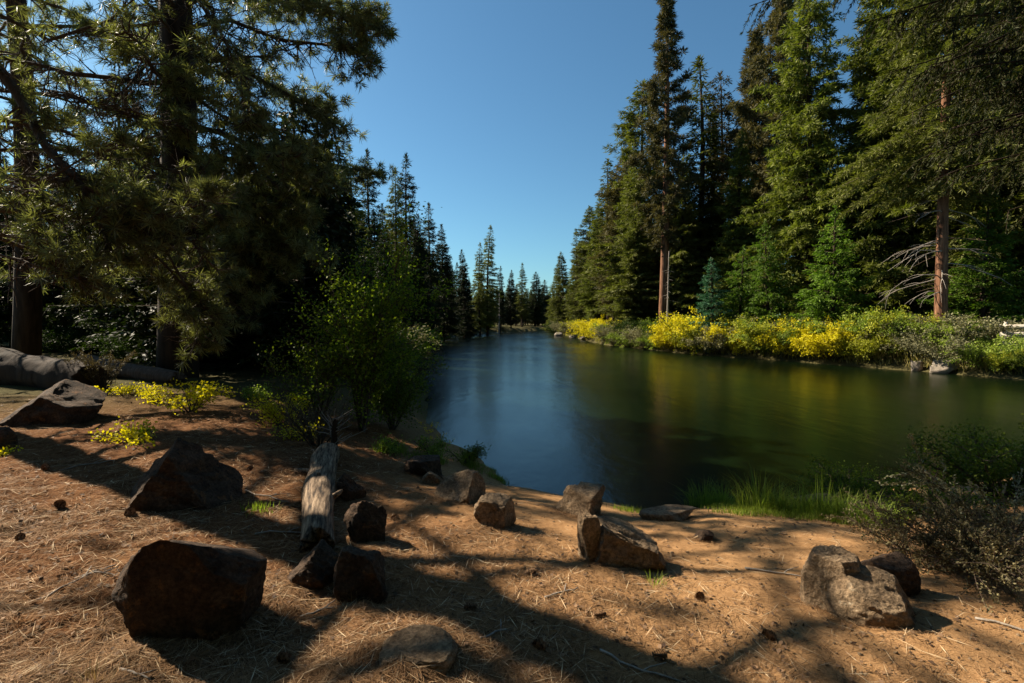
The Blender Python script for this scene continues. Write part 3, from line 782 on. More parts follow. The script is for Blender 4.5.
# short dark firs added to shade the undergrowth and close the view
n_ = 0; k_ = 0
PROTO['undergrowth'] = (conifer_meshes(12, 8, .02, 2.2, nb=10, mat=M_NEEDLE_D, tsp=.13, ssp=.06, sl=.2, sw=.08, pw=.7, up=.2, droop=.3, dead=False, trunk_r=.1), 8)
NAMES['undergrowth'] = 'young_fir'
while n_ < 42 and k_ < 900:
    k_ += 1; Y = rt.uniform(15.5, 27); px = rt.uniform(-160, 345); x = (px - 512) / 512 * Y; Hh = rt.uniform(5, 9)
    if river_dist(np.array([x]), np.array([Y]))[0] < 1.2 or not left_ok(x, Y, Hh): continue
    tree('undergrowth', x, Y, Hh, 1.15, 'short dark fir added for shade under the left bank pines', 'added short firs under the left bank pines'); n_ += 1
# undergrowth inside the left forest, its shade put into dark leaves
for i in range(22):
    x = -6 - 20 * rt.random(); y = 15.5 + rt.uniform(0, 9) + (-x - 6) * .25
    if 512 + x / y * 512 < -150: continue
    ms, ml = BM['shade', rt.randint(0, 1)]; s = rt.uniform(.6, 1.0)
    o = thing('green_bush', 'dark bush in the shade under the left bank pines', 'bush', (x, y, H1(x, y) - .05), rt.uniform(0, 6), 'bushes in the shade of the left pines')
    o.scale = (s * 1.3, s * 1.3, s); link('stems', ms, o); link('leaves', ml, o)

# ------------------------------------------------------------------ the long needled pines at the left
def pine_tufts(G, C, D, per, ln, w, r, mat=0):
    n = len(C)
    if n == 0: return
    idx = np.repeat(np.arange(n), per); N = n * per
    th = np.arccos(r.uniform(-.15, .97, N)); ph = r.uniform(0, 6.28, N)
    Dn = nrm(D); ref = nrm(np.cross(Dn, np.array([.3, .2, 1.0]))); ref2 = np.cross(Dn, ref)
    d = Dn[idx] * np.cos(th)[:, None] + (ref[idx] * np.cos(ph)[:, None] + ref2[idx] * np.sin(ph)[:, None]) * np.sin(th)[:, None]
    P = C[idx] - Dn[idx] * r.uniform(0, .10, N)[:, None]
    tt = np.clip(r.uniform(.2, .7, n)[idx] + r.normal(0, .2, N), 0, 1)
    sc = r.uniform(.5, 1.2, n)[idx]
    G.cards(P, d + [0, 0, -.06], r.normal(0, 1, (N, 3)), ln * sc * r.uniform(.8, 1.1, N), w, tt, mat=mat, mid=.3)
def grow_limb(G, pts, rad0, r, C, D, dens, tuft_from=.3, sub=.9, droop=-.1):
    """a limb with side branches and twigs; tuft centres go to C, D"""
    pts = np.asarray(pts, float); n = len(pts)
    L = np.linalg.norm(np.diff(pts, axis=0), axis=1).sum()
    G.tube(pts, np.linspace(rad0, rad0 * .25, n), 7, mat=1, cap=False)
    m = int(L * dens)
    for k in range(m):
        s = r.uniform(tuft_from, 1) * (n - 1); i = min(int(s), n - 2); f = s - i
        p = pts[i] * (1 - f) + pts[i + 1] * f; td = nrm(pts[i + 1] - pts[i])
        side = r.normal(0, 1, 3) * [1, 1, .55]; dd = nrm(td * .7 + nrm(side) * .9 + [0, 0, droop])
        l2 = sub * r.uniform(.45, 1.15) * (1.15 - .6 * s / n)
        c = curve(p, dd, l2, 6, (0, 0, .12), r, .22)
        G.tube(c, np.linspace(rad0 * .22 + .004, .004, 6), 5, mat=1, cap=False)
        C.append(c[-1]); D.append(c[-1] - c[-2] + [0, 0, .04])
        for j in range(r.randint(2, 5)):
            i2 = r.randint(2, 6) if False else r.randint(2, 5)
            d3 = nrm(c[i2] - c[i2 - 1]) + r.normal(0, .55, 3) + [0, 0, .1]
            c3 = curve(c[i2], d3, l2 * r.uniform(.25, .5), 4, (0, 0, .15), r, .1)
            G.tube(c3, np.linspace(.006, .003, 4), 4, mat=1, cap=False)
            C.append(c3[-1]); D.append(c3[-1] - c3[-2])
def finish_pine(root, G, C, D, per, ln, w, r, thin=True):
    C = np.array(C); D = np.array(D)
    if thin:
        lp_ = lit_prob(C); qx, qy = project(C); seen = (qy > -30) & (qx > -40) & (C[:, 1] > 2)
        keep = r.rand(len(C)) > np.where(seen, lp_ * .8, lp_)
        keep &= r.rand(len(C)) > veil_prob(C)
        keep &= ~(seen & (noise3(C, .75, 3) < -.15))
        C = C[keep]; D = D[keep]
    pine_tufts(G, C, D, per, ln, w, r)
    off = np.array(root.location)
    G.v = [v - off for v in G.v]
    link('crown', G.mesh('crown', [M_TUFT, M_TWIG]), root)
    return len(C)
def trunk_to(root, pts, rad, mat=M_BARK):
    gt = Geo(); off = np.array(root.location); gt.tube(np.array(pts) - off, rad, 14)
    link('trunk', gt.mesh('trunk', mat, smooth=True), root)

# pine A: trunk just outside the left edge, boughs hanging into the view
r = R(77)
ax, ay = -10.5, 8.55; az = H1(ax, ay)
pa = thing('pine_tree', 'nearest long needled pine whose boughs hang in from the left edge', 'tree', (ax, ay, az - .1), 0, 'long needled pines at the left')
tz = np.linspace(-.1, 22, 14); trunk_to(pa, [(ax + .15 * math.sin(z * .3), ay + .1 * math.cos(z * .25), az + z) for z in tz], .30 * (1 - tz / 23.5) ** .7 + .02)
G = Geo(); C = []; D = []
TA = lambda z: (ax, ay, az + z)
limbs = [
 ([TA(6.2), at(-20, 40, 9.6), at(18, 95, 9.5), at(48, 150, 9.4), at(82, 185, 9.3), at(104, 222, 9.3), at(108, 262, 9.4)], .11),
 ([TA(4.6), at(-10, 175, 9.7), at(50, 180, 9.6), at(120, 185, 9.8), at(180, 195, 10.0), at(215, 210, 10.2)], .06),
 ([TA(3.8), at(0, 210, 9.3), at(60, 215, 9.2), at(130, 225, 9.2), at(190, 240, 9.4), at(212, 265, 9.6)], .055),
 ([TA(3.4), at(0, 235, 9.0), at(50, 240, 8.8), at(100, 255, 8.7), at(70, 270, 8.7)], .045),
 ([at(104, 222, 9.3), at(140, 240, 9.4), at(170, 270, 9.5), at(195, 300, 9.6), at(205, 325, 9.6)], .035),
 ([TA(5.6), at(0, 120, 10.2), at(60, 130, 10.4), at(110, 150, 10.6), at(160, 175, 10.8)], .05),
 ([TA(7.5), at(-10, 10, 10.4), at(50, 40, 10.6), at(110, 20, 10.8), at(150, -15, 11)], .05),
 ([TA(3.0), at(-20, 250, 8.6), at(20, 260, 8.4), at(60, 275, 8.4), at(85, 280, 8.4)], .035),
 ([at(82, 185, 9.3), at(120, 205, 9.2), at(160, 215, 9.0), at(200, 205, 8.9), at(222, 190, 8.9)], .03),
 ([TA(5.0), at(0, 150, 10.4), at(70, 150, 10.6), at(140, 160, 10.8), at(200, 180, 11), at(232, 205, 11)], .05),
 ([TA(3.6), at(30, 250, 10.4), at(100, 250, 10.6), at(170, 260, 10.8), at(215, 280, 10.8)], .045),
 ([at(130, 225, 9.2), at(160, 240, 9.3), at(185, 285, 9.4), at(200, 320, 9.5), at(196, 345, 9.5)], .03),
 ([TA(6.6), at(-10, 90, 10.8), at(60, 95, 11), at(130, 110, 11.2), at(190, 130, 11.4)], .05),
 ([at(0, 210, 9.3), at(30, 190, 9.0), at(80, 160, 8.9), at(120, 140, 8.9)], .03),
]
for k, (pts, rad) in enumerate(limbs):
    grow_limb(G, pts, rad, r, C, D, 13.5 if k not in (6,) else 9, .18, .8)
nk = 64
for k in range(nk):     # the upper crown, above the frame
    z = 7.2 + 14.5 * (k + r.rand()) / nk; t = (z - 7.2) / 14.5; phi = k * 2.4 + r.uniform(-.4, .4)
    L = 4.3 * (1 - t) ** .6 * r.uniform(.6, 1.1) + .4
    d = np.array([math.cos(phi), math.sin(phi), -.12 + .5 * t])
    grow_limb(G, curve(TA(z), d, L, 7, (0, 0, .08), r, .12), .02 + L * .012, r, C, D, 3.6, .3, .8)
finish_pine(pa, G, C, D, 42, .25, .015, r)

# pine B: stout dark trunk inside the view, crown reaching to the gap of sky
r = R(78)
bx, by = at(176, 300, 13.5)[:2]; bz = H1(bx, by)
pb = thing('pine_tree', 'stout dark trunked pine whose boughs reach out to the open sky', 'tree', (bx, by, bz - .1), 0, 'long needled pines at the left')
tz = np.linspace(-.1, 27, 16); trunk_to(pb, [(bx + .2 * math.sin(z * .2), by, bz + z) for z in tz], .47 * (1 - tz / 29) ** .75 + .02)
G = Geo(); C = []; D = []
def B(z): return (bx + .2 * math.sin(z * .2), by, bz + z)
for pts, rad in [
 ([B(9.5), at(240, -20, 13), at(300, 0, 12.6), at(345, 15, 12.4), at(372, 22, 12.3)], .06),
 ([B(9.0), at(230, 20, 13), at(280, 40, 12.5), at(330, 45, 12.3), at(362, 55, 12.2)], .06),
 ([B(8.2), at(225, 60, 13), at(270, 85, 12.6), at(310, 105, 12.4), at(335, 125, 12.3)], .055),
 ([B(7.2), at(230, 95, 12.8), at(275, 130, 12.5), at(310, 160, 12.5), at(325, 180, 12.4)], .05),
 ([B(6.4), at(220, 130, 13), at(255, 165, 12.8), at(285, 195, 12.7), at(300, 215, 12.6)], .05),
 ([B(5.4), at(225, 175, 13), at(250, 200, 13), at(275, 235, 13), at(285, 260, 13)], .045),
 ([B(4.6), at(215, 215, 13.2), at(240, 245, 13.2), at(255, 285, 13.2)], .04),
 ([B(3.6), at(205, 260, 13.2), at(225, 290, 13.2), at(235, 315, 13.2)], .035),
 ([B(10.2), at(190, -10, 12), at(220, 30, 11.5), at(240, 75, 11.3), at(250, 120, 11.2)], .05),
 ([B(8.6), at(150, 60, 12.6), at(125, 90, 12.2), at(100, 105, 12)], .05),
 ([B(7.0), at(160, 110, 12.6), at(140, 135, 12.2), at(125, 150, 12)], .04)]:
    grow_limb(G, pts, rad, r, C, D, 19, .15, .95, droop=-.35)
nk = 74
for k in range(nk):
    z = 4.0 + 22.5 * (k + r.rand()) / nk; t = (z - 4.0) / 22.5; phi = k * 2.4 + r.uniform(-.4, .4)
    L = 4.6 * (1 - t) ** .6 * r.uniform(.6, 1.05) + .4
    d = np.array([math.cos(phi), math.sin(phi), -.2 + .6 * t])
    grow_limb(G, curve(B(z), d, L, 7, (0, 0, .0), r, .12), .02 + L * .012, r, C, D, 11 if z < 13 else 4, .2, .9, droop=-.35)
finish_pine(pb, G, C, D, 30, .25, .018, r)

# pine C: slimmer trunk further left
r = R(79)
cx, cy = at(24, 300, 16)[:2]; cz = H1(cx, cy)
pc = thing('pine_tree', 'slimmer dark pine trunk near the left edge behind the hanging boughs', 'tree', (cx, cy, cz - .1), 0, 'long needled pines at the left')
tz = np.linspace(-.1, 24, 14); trunk_to(pc, [(cx + .25 * math.sin(z * .25), cy, cz + z) for z in tz], .34 * (1 - tz / 26) ** .75 + .02)
G = Geo(); C = []; D = []
for k in range(60):
    z = 3.0 + 20.5 * (k + r.rand()) / 60; t = (z - 3.0) / 20.5; phi = k * 2.4
    L = 4.2 * (1 - t) ** .6 * r.uniform(.6, 1.1) + .4
    grow_limb(G, curve((cx, cy, cz + z), np.array([math.cos(phi), math.sin(phi), -.15 + .5 * t]), L, 7, (0, 0, .0), r, .12), .02 + L * .012, r, C, D, 6 if z < 14 else 3, .2, .9, droop=-.2)
finish_pine(pc, G, C, D, 26, .25, .019, r)

# ------------------------------------------------------------------ right side near trees
# fir with reddish trunk and dead lower branches on the far bank
r = R(91)
dp = at(941, 318, 28.5); dx, dy = dp[0], 28.5; dz = H1(dx, dy)
td_ = thing('fir_tree', 'fir with reddish trunk and pale dead lower branches above the light green bushes', 'tree', (dx, dy, dz - .1), 1.0, RG)
mt, mc = conifer_meshes(92, 30, .30, 4.6, nb=10, mat=M_NEEDLE, bark=M_BARKRED, tsp=.13, ssp=.05, sl=.28, sw=.052, droop=.62, up=.1, rough=.5, trunk_r=.31)
link('trunk', mt, td_); link('crown', mc, td_)
gd = Geo()
for k in range(16):
    z0 = r.uniform(2.0, 8.5); phi = math.pi + r.uniform(-.9, .9) if k < 12 else r.uniform(-.8, .3); L = r.uniform(1.3, 3.2)
    phi -= 1.0
    c = curve((0, 0, z0), (math.cos(phi), math.sin(phi), .05), L, 7, (0, 0, -.45), r, .15); gd.tube(c, np.linspace(.035, .008, 7), 5, cap=False)
    for j in range(3):
        i = r.randint(2, 6); c2 = curve(c[i], nrm(c[i] - c[i - 1]) + r.normal(0, .4, 3), L * .3, 4, (0, 0, -.3), r, .1)
        gd.tube(c2, np.linspace(.014, .004, 4), 4, cap=False)
link('dead_branches', gd.mesh('dead_branches', M_DEAD, smooth=True), td_)

# big drooping fir: trunk outside the right edge on the near bank, boughs hang in at the top right
r = R(93)
ex, ey = 13.2, 9.4; ez = H1(ex, ey)
te = thing('fir_tree', 'near fir whose dark drooping boughs hang in at the upper right corner', 'tree', (ex, ey, ez - .1))
gt = Geo(); tz = np.linspace(-.3, 26, 14); gt.tube(np.stack([tz * 0, tz * 0, tz], 1), .42 * (1 - np.clip(tz, 0, 26) / 28) ** .8 + .02, 12); link('trunk', gt.mesh('trunk', M_BARK, smooth=True), te)
G = Geo(); PP = []; DD = []; TT = []; NN = []
def bough(p0, p1, sag, w=.9):
    p0 = np.array(p0, float); p1 = np.array(p1, float); L = np.linalg.norm(p1 - p0)
    s = np.linspace(0, 1, 10)[:, None]; c = p0 + (p1 - p0) * s + np.array([0, 0, 1]) * sag * np.sin(s * math.pi) + np.cumsum(r.normal(0, .03, (10, 3)), 0)
    G.tube(c, np.linspace(.045, .008, 10), 5, mat=1, cap=False)
    ax_ = nrm(p1 - p0); sd = nrm(np.cross(ax_, [0, 0, 1]))
    for k in range(int(L * 9)):
        f = r.uniform(.12, 1); i = min(int(f * 9), 8); p = c[i] + (c[i + 1] - c[i]) * (f * 9 - i)
        s_ = 1 if r.rand() < .5 else -1
        td = nrm(ax_ * .6 + sd * s_ * r.uniform(.3, 1) + [0, 0, -r.uniform(.2, 1.1)]); tl = w * r.uniform(.4, 1) * (1.1 - .6 * f)
        cc = curve(p, td, tl, 5, (0, 0, -.45), r, .06); G.tube(cc, np.linspace(.007, .003, 5), 4, mat=1, cap=False)
        m = int(tl / .0062); q = r.uniform(0, 1, m) * 3.999; ii_ = q.astype(int); f2 = (q - ii_)[:, None]
        pp = cc[ii_] * (1 - f2) + cc[ii_ + 1] * f2; tdd = nrm(cc[ii_ + 1] - cc[ii_])
        PP.append(pp); DD.append(nrm(tdd * .9 + r.normal(0, .45, (m, 3)))); NN.append(r.normal(0, 1, (m, 3))); TT.append(np.clip(r.uniform(.3, .7) + r.normal(0, .15, m), 0, 1))
Etop = lambda z: (ex, ey, ez + z)
for z0, tx, ty, tY in [(9.8, 752, -2, 10.5), (9.3, 800, -12, 10), (9.0, 835, 5, 10), (8.4, 868, 18, 9.6), (8.0, 850, -30, 9), (7.6, 905, 40, 9.2), (7.2, 880, 70, 10.2), (6.6, 930, 80, 9.0),
                        (6.2, 955, 60, 8.4), (5.8, 920, 140, 10), (5.4, 965, 130, 9.0), (5.0, 990, 90, 8.6), (4.6, 985, 175, 9.6), (8.8, 940, -10, 8.6), (9.4, 985, -5, 8.2), (6.9, 1000, 30, 8.0),
                        (4.2, 1005, 205, 9.2), (5.6, 1015, 150, 8.4), (8.2, 920, 0, 11), (7.0, 960, 20, 10.5), (6.0, 940, 105, 11.2), (7.4, 915, 110, 9.6), (6.4, 925, 160, 9.8), (8.0, 900, 75, 9.4), (5.2, 945, 185, 10.4), (7.8, 960, 60, 9.4), (6.8, 975, 100, 8.8)]:
    p1 = at(tx, ty, tY); bough(Etop(z0), p1, .5)
for k in range(46):
    z0 = 9.5 + 16 * k / 46; phi = k * 2.4; L = 3.9 * (1 - (z0 - 9.5) / 18) + .3
    bough(Etop(z0), np.array(Etop(z0)) + [math.cos(phi) * L, math.sin(phi) * L, -.3 * L], .3, .7)
P = np.vstack(PP); kp = r.rand(len(P)) > 0
G.cards(P - 0, np.vstack(DD), np.vstack(NN), .085, .016, np.concatenate(TT))
G.v = [v - np.array(te.location) for v in G.v]
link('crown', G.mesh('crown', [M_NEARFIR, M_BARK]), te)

# ------------------------------------------------------------------ rocks
def ico(sub):
    import bmesh
    bm = bmesh.new(); bmesh.ops.create_icosphere(bm, subdivisions=sub, radius=1)
    v = np.array([x.co[:] for x in bm.verts]); f = np.array([[a.index for a in x.verts] for x in bm.faces]); bm.free()
    return v, f
ICO = {4: ico(4), 5: ico(5), 6: ico(6)}
def rock_mesh(seed, size, planes=(), nrand=7, sub=5, rough=.05, mat=M_ROCK, squash=.0):
    v, f = ICO[sub]; v = v.copy(); r = R(seed)
    pl = [(nrm(np.array(n, float)), d) for n, d in planes]
    for k in range(nrand):
        n = nrm(r.normal(0, 1, 3)); pl.append((n, r.uniform(.62, .85)))
    v = v * 1.15
    for it in range(2):
        for n, d in pl:
            q = v @ n; m = q > d; v[m] -= (q[m] - d)[:, None] * n * .97
    nz = noise3(v, 1.6, seed) * rough * 4.5 - np.abs(noise3(v, 3.2, seed + 3)) * rough * 5 + noise3(v, 8, seed + 5) * rough * 1.6 + noise3(v, 22, seed + 7) * rough * .9
    v = v + nrm(v) * nz[:, None]
    lo, hi = v.min(0), v.max(0); v = (v - (lo + hi) / 2) / (hi - lo)
    v[:, 2] += .5
    v = v * np.array(size)
    g = Geo(); g.add(v, tris=f); return g.mesh('rock', mat, smooth=False if rough > .2 else True)
def rock(name, label, px, py, wpx, hpx, depth=.8, rz=0, bury=.12, seed=1, planes=(), mat=M_ROCK, group=None, nrand=7, rough=.05, yb=None, sub=5, cat='rock'):
    p = gnd(px, py) if yb is None else at(px, py, yb)
    bury = .42 if bury < 0 else max(bury, .12) + .70
    sc = p[1] / 512; w = wpx * sc; h = hpx * sc / .97
    hb = h * (1 + bury)
    ROCKS.append((p[0], p[1] + w * depth * .35, w, w * depth))
    me = rock_mesh(seed, (w, w * depth, hb), planes, nrand, sub, rough, mat)
    o = link(name, me); o.location = (p[0], p[1] + w * depth * .35, p[2] - h * bury); o.rotation_euler = (0, 0, rz)
    return tag(o, label, cat, group)
ROCKS = []
RK = 'rocks along the path'
rock('boulder', 'large dark flat topped boulder with rusty lichen patches in the lower left', 172, 634, 152, 98, .6, 0, -1, 3,
     [((.16, .35, 1), .58), ((-.45, .2, 1), .66), ((.5, .3, 1), .68), ((0, -1, .05), .52), ((-.8, -.3, .5), .74), ((.75, -.2, .6), .78), ((-.75, -.35, -.4), .80), ((.55, -.75, -.1), .72), ((-.5, -.85, .1), .70), ((.9, 0, -.1), .9), ((-.95, 0, .15), .9)], M_ROCKD, RK, 0, .028, sub=6)
rock('boulder', 'pointed pyramid shaped boulder with a sunlit left slope', 157, 508, 118, 62, .9, .3, .12, 5,
     [((-.75, -.25, .6), .48), ((.7, -.35, .55), .50), ((.1, -1, .25), .55), ((0, .8, .5), .5)], M_ROCKD, RK, 2, .04, sub=6)
rock('boulder', 'dark sloping boulder at the left edge below the big fallen log', 30, 425, 96, 40, .8, .1, .15, 7,
     [((-.6, -.3, .7), .5), ((.5, -.1, .8), .55), ((0, -1, .1), .6)], M_ROCKD, RK, 3, .05)
rock('rock', 'dark rock sliver cut by the left edge below the sloping boulder', -6, 449, 26, 20, .8, 0, .2, 8, (), M_ROCKD, RK)
rock('rock', 'low dark rock with ragged top at the near end of the log', 309, 588, 60, 34, .9, .2, .1, 9, [((0, 0, 1), .62), ((-.5, 0, .8), .5), ((.4, -.4, .8), .6)], M_ROCKD, RK, 5, .07)
rock('rock', 'rounded dark rock with a dry grass tuft in front, right of the log end', 358, 600, 58, 44, .95, 0, .1, 10, [((.1, .1, 1), .66), ((0, -1, .2), .6), ((.7, 0, .7), .7)], M_ROCKD, RK, 5, .06)
rock('rock', 'shaded rock tucked against the right side of the log', 362, 544, 44, 40, .9, 0, .1, 12, (), M_ROCKD, RK, 6, .07)
rock('rock', 'small shaded rock halfway along the right side of the log', 349, 502, 28, 26, .9, 0, .1, 13, (), M_ROCKD, RK, 6, .07)
rock('rock', 'flat dark rock farthest along the path near the grass', 422, 478, 42, 17, .8, .2, .15, 14, [((0, 0, 1), .5)], M_ROCKD, RK, 6, .05)
rock('rock', 'smallest brown rock beside the flat dark one on the path', 431, 484, 22, 11, .8, .2, .15, 15, (), M_ROCK, RK, 6, .05)
rock('boulder', 'brown boulder with a bright sunlit left face on the path', 460, 503, 56, 28, .9, .25, .12, 16, [((-.6, -.4, .6), .55), ((.8, -.5, .1), .5)], M_ROCK, RK, 5, .05)
rock('boulder', 'squat brown boulder in front of the one with the bright left face', 495, 530, 46, 30, .9, .1, .12, 17, [((-.35, -.9, .2), .6), ((.9, -.4, .1), .55)], M_ROCK, RK, 6, .05)
rock('boulder', 'flat topped boulder standing at the water edge', 582, 517, 52, 26, .9, -.2, .12, 18, [((0, -.2, 1), .6), ((-.5, -.7, .4), .6), ((.9, -.3, 0), .6)], M_ROCK, RK, 5, .05)
rock('boulder', 'long pitted boulder with a raised left knob in the middle of the clearing', 628, 568, 88, 42, .6, -.15, .12, 19,
     [((.35, 0, .95), .38), ((-.9, -.3, .3), .75), ((0, -1, .2), .6), ((.9, 0, .3), .85)], M_ROCK, RK, 3, .06, sub=6)
rock('rock', 'upright knob of rock at the left end of the long pitted boulder', 592, 562, 30, 46, .9, .3, .12, 20, [((0, 0, 1), .75)], M_ROCK, RK, 6, .06)
rock('rock', 'rounded brown rock behind the low grey one at lower right', 846, 612, 66, 50, .9, .2, .1, 21, [((-.8, -.4, .3), .85), ((0, 0, 1), .85)], M_ROCK, RK, 0, .034, sub=6)
rock('boulder', 'low rounded grey boulder at lower right beside the dark shrub', 889, 626, 92, 42, .85, .1, .12, 22, [((0, -.5, .9), .85), ((.7, -.5, .4), .9)], M_ROCK, RK, 0, .034, sub=6)
rock('boulder', 'dark boulder behind the low grey one at lower right', 898, 596, 66, 34, .7, .1, .12, 29, [((0, -.2, 1), .8)], M_ROCKD, RK, 1, .034, sub=6)
rock('rock', 'flat sandy stone at the water edge left of the grass', 672, 521, 64, 7, .5, .1, .25, 23, [((0, 0, 1), .4)], M_ROCK, RK, 5, .03)
rock('rock', 'small dark wedge of stone in the open sand', 706, 541, 22, 8, .8, .3, .2, 24, (), M_ROCKD, RK, 7, .05)
rock('rock', 'soil covered stone half buried at the bottom of the view', 414, 672, 84, 15, .9, .3, .5, 25, [((0, -.3, 1), .6)], M_ROCK, RK, 4, .05)
FR = 'stones on the far bank'
for nm, lab, px, py, w, h, sd in [('rock', 'pale flat stone at the far waterline on the right', 947, 373, 34, 8, 26),
                                  ('rock', 'round pale stone right of the pale flat one on the far bank', 967, 373, 16, 10, 27),
                                  ('rock', 'small dark stone left of the pale flat one on the far bank', 918, 371, 12, 6, 28)]:
    Y = 2.6 * 512 / (py - 322) - .1; x = (px - 512) / 512 * Y; s = Y / 512
    o = link(nm, rock_mesh(sd, (w * s, w * s * .7, h * s * 2.2), [((0, 0, 1), .6)], 5, 4, .05, M_ROCKP)); o.location = (x, Y, -h * s * .5); tag(o, lab, 'rock', FR)
for i, (px, py) in enumerate([(557, 336), (572, 338), (583, 340)]):
    Y = 2.6 * 512 / (py - 322); x = (px - 512) / 512 * Y + .3; s = Y / 512
    o = link('rock', rock_mesh(30 + i, (9 * s, 7 * s, 5 * s), (), 6, 4, .05, M_ROCKP)); o.location = (x, Y, -s); tag(o, 'grey stone at the waterline near the river bend', 'rock', 'grey stones near the river bend')

# ------------------------------------------------------------------ logs
def wood_material():
    m, nt, p = newmat("weathered_log"); L = nt.links.new
    tc = nt.nodes.new("ShaderNodeTexCoord"); mp = nt.nodes.new("ShaderNodeMapping"); mp.inputs["Scale"].default_value = (1, .07, 1)
    L(tc.outputs["Object"], mp.inputs[0])
    n = nt.nodes.new("ShaderNodeTexNoise"); n.inputs["Scale"].default_value = 38; n.inputs["Detail"].default_value = 8; n.inputs["Roughness"].default_value = .7
    L(mp.outputs[0], n.inputs[0])
    r = ramp(nt, [(.38, (.015, .010, .007)), (.48, (.12, .08, .05)), (.66, (.36, .26, .17))]); L(n.outputs[0], r.inputs[0])
    L(r.outputs[0], p.inputs["Base Color"]); p.inputs["Roughness"].default_value = .85; setspec(p, .2)
    b = nt.nodes.new("ShaderNodeBump"); b.inputs["Strength"].default_value = .9; b.inputs["Distance"].default_value = .012
    L(n.outputs[0], b.inputs["Height"]); L(b.outputs[0], p.inputs["Normal"])
    return m
M_LOG = wood_material()
def log_obj(name, label, p0, p1, r0, r1, seed, stubs=(), mat=M_LOG, group=None):
    p0 = np.array(p0, float); p1 = np.array(p1, float); L = np.linalg.norm(p1 - p0); r = R(seed)
    n, k = 70, 48; s = np.linspace(0, 1, n); a = np.arange(k) / k * 2 * math.pi
    S, A = np.meshgrid(s, a, indexing='ij'); rad = r0 + (r1 - r0) * S
    rad = rad * (1 + .45 * fbm(S * L * 1.5, np.cos(A) * 1.3 + 5, 3, seed) + .16 * fbm(np.sin(A) * 1.3, S * L * 1.2, 3, seed + 2) + .10 * fbm(A / 6.283 * 22, S * L * .8, 2, seed + 4))
    x = rad * np.cos(A); z = rad * np.sin(A); y = S * L + np.where(S < .02, .06 * (vnoise(A * 4, A * 0, 3) - .5) * 2, 0) * 2
    bend = .10 * r0 * 4 * np.sin(S * 3.0 + seed)
    V = np.stack([x + bend, y, z], -1).reshape(-1, 3)
    i = np.arange(n - 1)[:, None] * k; j = np.arange(k)[None]; j2 = (j + 1) % k
    q = np.stack([i + j, i + k + j, i + k + j2, i + j2], -1).reshape(-1, 4)
    g = Geo(); jj = np.arange(k)
    c0 = V[:k].mean(0) + [0, .05, 0]; c1 = V[-k:].mean(0)
    V = np.vstack([V, c0, c1]); m = n * k
    g.add(V, quads=q, tris=np.vstack([np.stack([np.full(k, m), jj, (jj + 1) % k], 1), np.stack([np.full(k, m + 1), (n - 1) * k + (jj + 1) % k, (n - 1) * k + jj], 1)]))
    for (sf, ang, ln, rr) in stubs:
        b = np.array([0, sf * L, 0]); d = np.array([math.cos(ang), .35, math.sin(ang)])
        g.tube([b + d * r0 * .6, b + d * (r0 + ln * .5), b + d * (r0 + ln)], [rr, rr * .8, rr * .35], 8)
    o = link(name, g.mesh('log', mat, smooth=True)); o.location = p0
    o.rotation_euler = Vector(p1 - p0).to_track_quat('Y', 'Z').to_euler()
    return tag(o, label, 'log', group)
a = gnd(318, 552); b = gnd(328, 462)
a[2] += .05; b[2] += .08
log_obj('fallen_log', 'weathered bare log lying beside the path, pointing to the water', a, b + (b - a) * .03, .125, .150, 3, [(.62, math.pi * .92, .20, .05), (.9, 2.6, .1, .04), (.3, .5, .07, .03), (.45, 1.9, .05, .03)])
p0 = gnd(90, 390); p1 = gnd(-45, 380); p1[2] += .42; p0[2] += .20
log_obj('fallen_log', 'thick dark fallen log at the left edge with a pale top', p0, p1, .36, .44, 6, [], M_BARK)
p0 = gnd(152, 388); p1 = gnd(60, 376); p0[2] += .10; p1[2] += .28
p0[1] += .8; p1[1] += .8
log_obj('fallen_log', 'thinner grey log behind the upright stalks left of the yellow shrub', p0, p1, .18, .25, 8, [], M_TWIG)

# upright dead stem at the far end of the log
r = R(101); p = gnd(333, 456); o = thing('dead_stump', 'short upright dead stem with broken twigs at the far end of the log', 'stump', p)
g = Geo(); g.tube(curve((0, 0, -.05), (.02, 0, 1), .55, 7, (0, 0, 0), r, .05), np.linspace(.055, .035, 7), 8); link('stem', g.mesh('stem', M_BARK, smooth=True), o)
g = Geo()
for k in range(22):
    c = curve((0, 0, r.uniform(.1, .5)), (r.normal(), r.normal(), .6), r.uniform(.15, .5), 5, (0, 0, .1), r, .15); g.tube(c, np.linspace(.008, .003, 5), 4, cap=False)
link('twigs', g.mesh('twigs', M_DEAD, smooth=True), o)

# ------------------------------------------------------------------ near shrubs
def near_shrub(name, label, px, py, Hh, Rr, nst, nl, ll, lw, mat, seed, cat='shrub', dY=0, **kw):
    p = gnd(px, py); ms, ml = shrub_meshes(seed, Hh, Rr, nst, nl, ll, lw, mat, **kw)
    x, y = p[0] * (1 + dY / p[1]), p[1] + dY
    o = thing(name, label, cat, (x, y, H1(x, y) - .01)); link('stems', ms, o); link('leaves', ml, o); return o
near_shrub('leafy_bush', 'tall leafy green bush standing on the bank left of the water', 362, 440, 4.3, .62, 24, 15000, .055, .036, M_BUSH, 201, 'bush', dY=.6, twigs=9, sprd=.10, stemr=.018, lowfrac=.05)
near_shrub('leafy_bush', 'dark low leafy bush filling the foot of the tall one by the water', 392, 438, 2.0, .62, 20, 7000, .05, .032, M_GREEN, 202, 'bush', dY=.8, twigs=8, sprd=.10)
near_shrub('leafy_bush', 'shaded bush between the tall leafy one and the yellow shrub', 318, 430, 2.3, .7, 16, 4000, .045, .03, M_GREEN, 203, 'bush', dY=.5, twigs=8, sprd=.09)
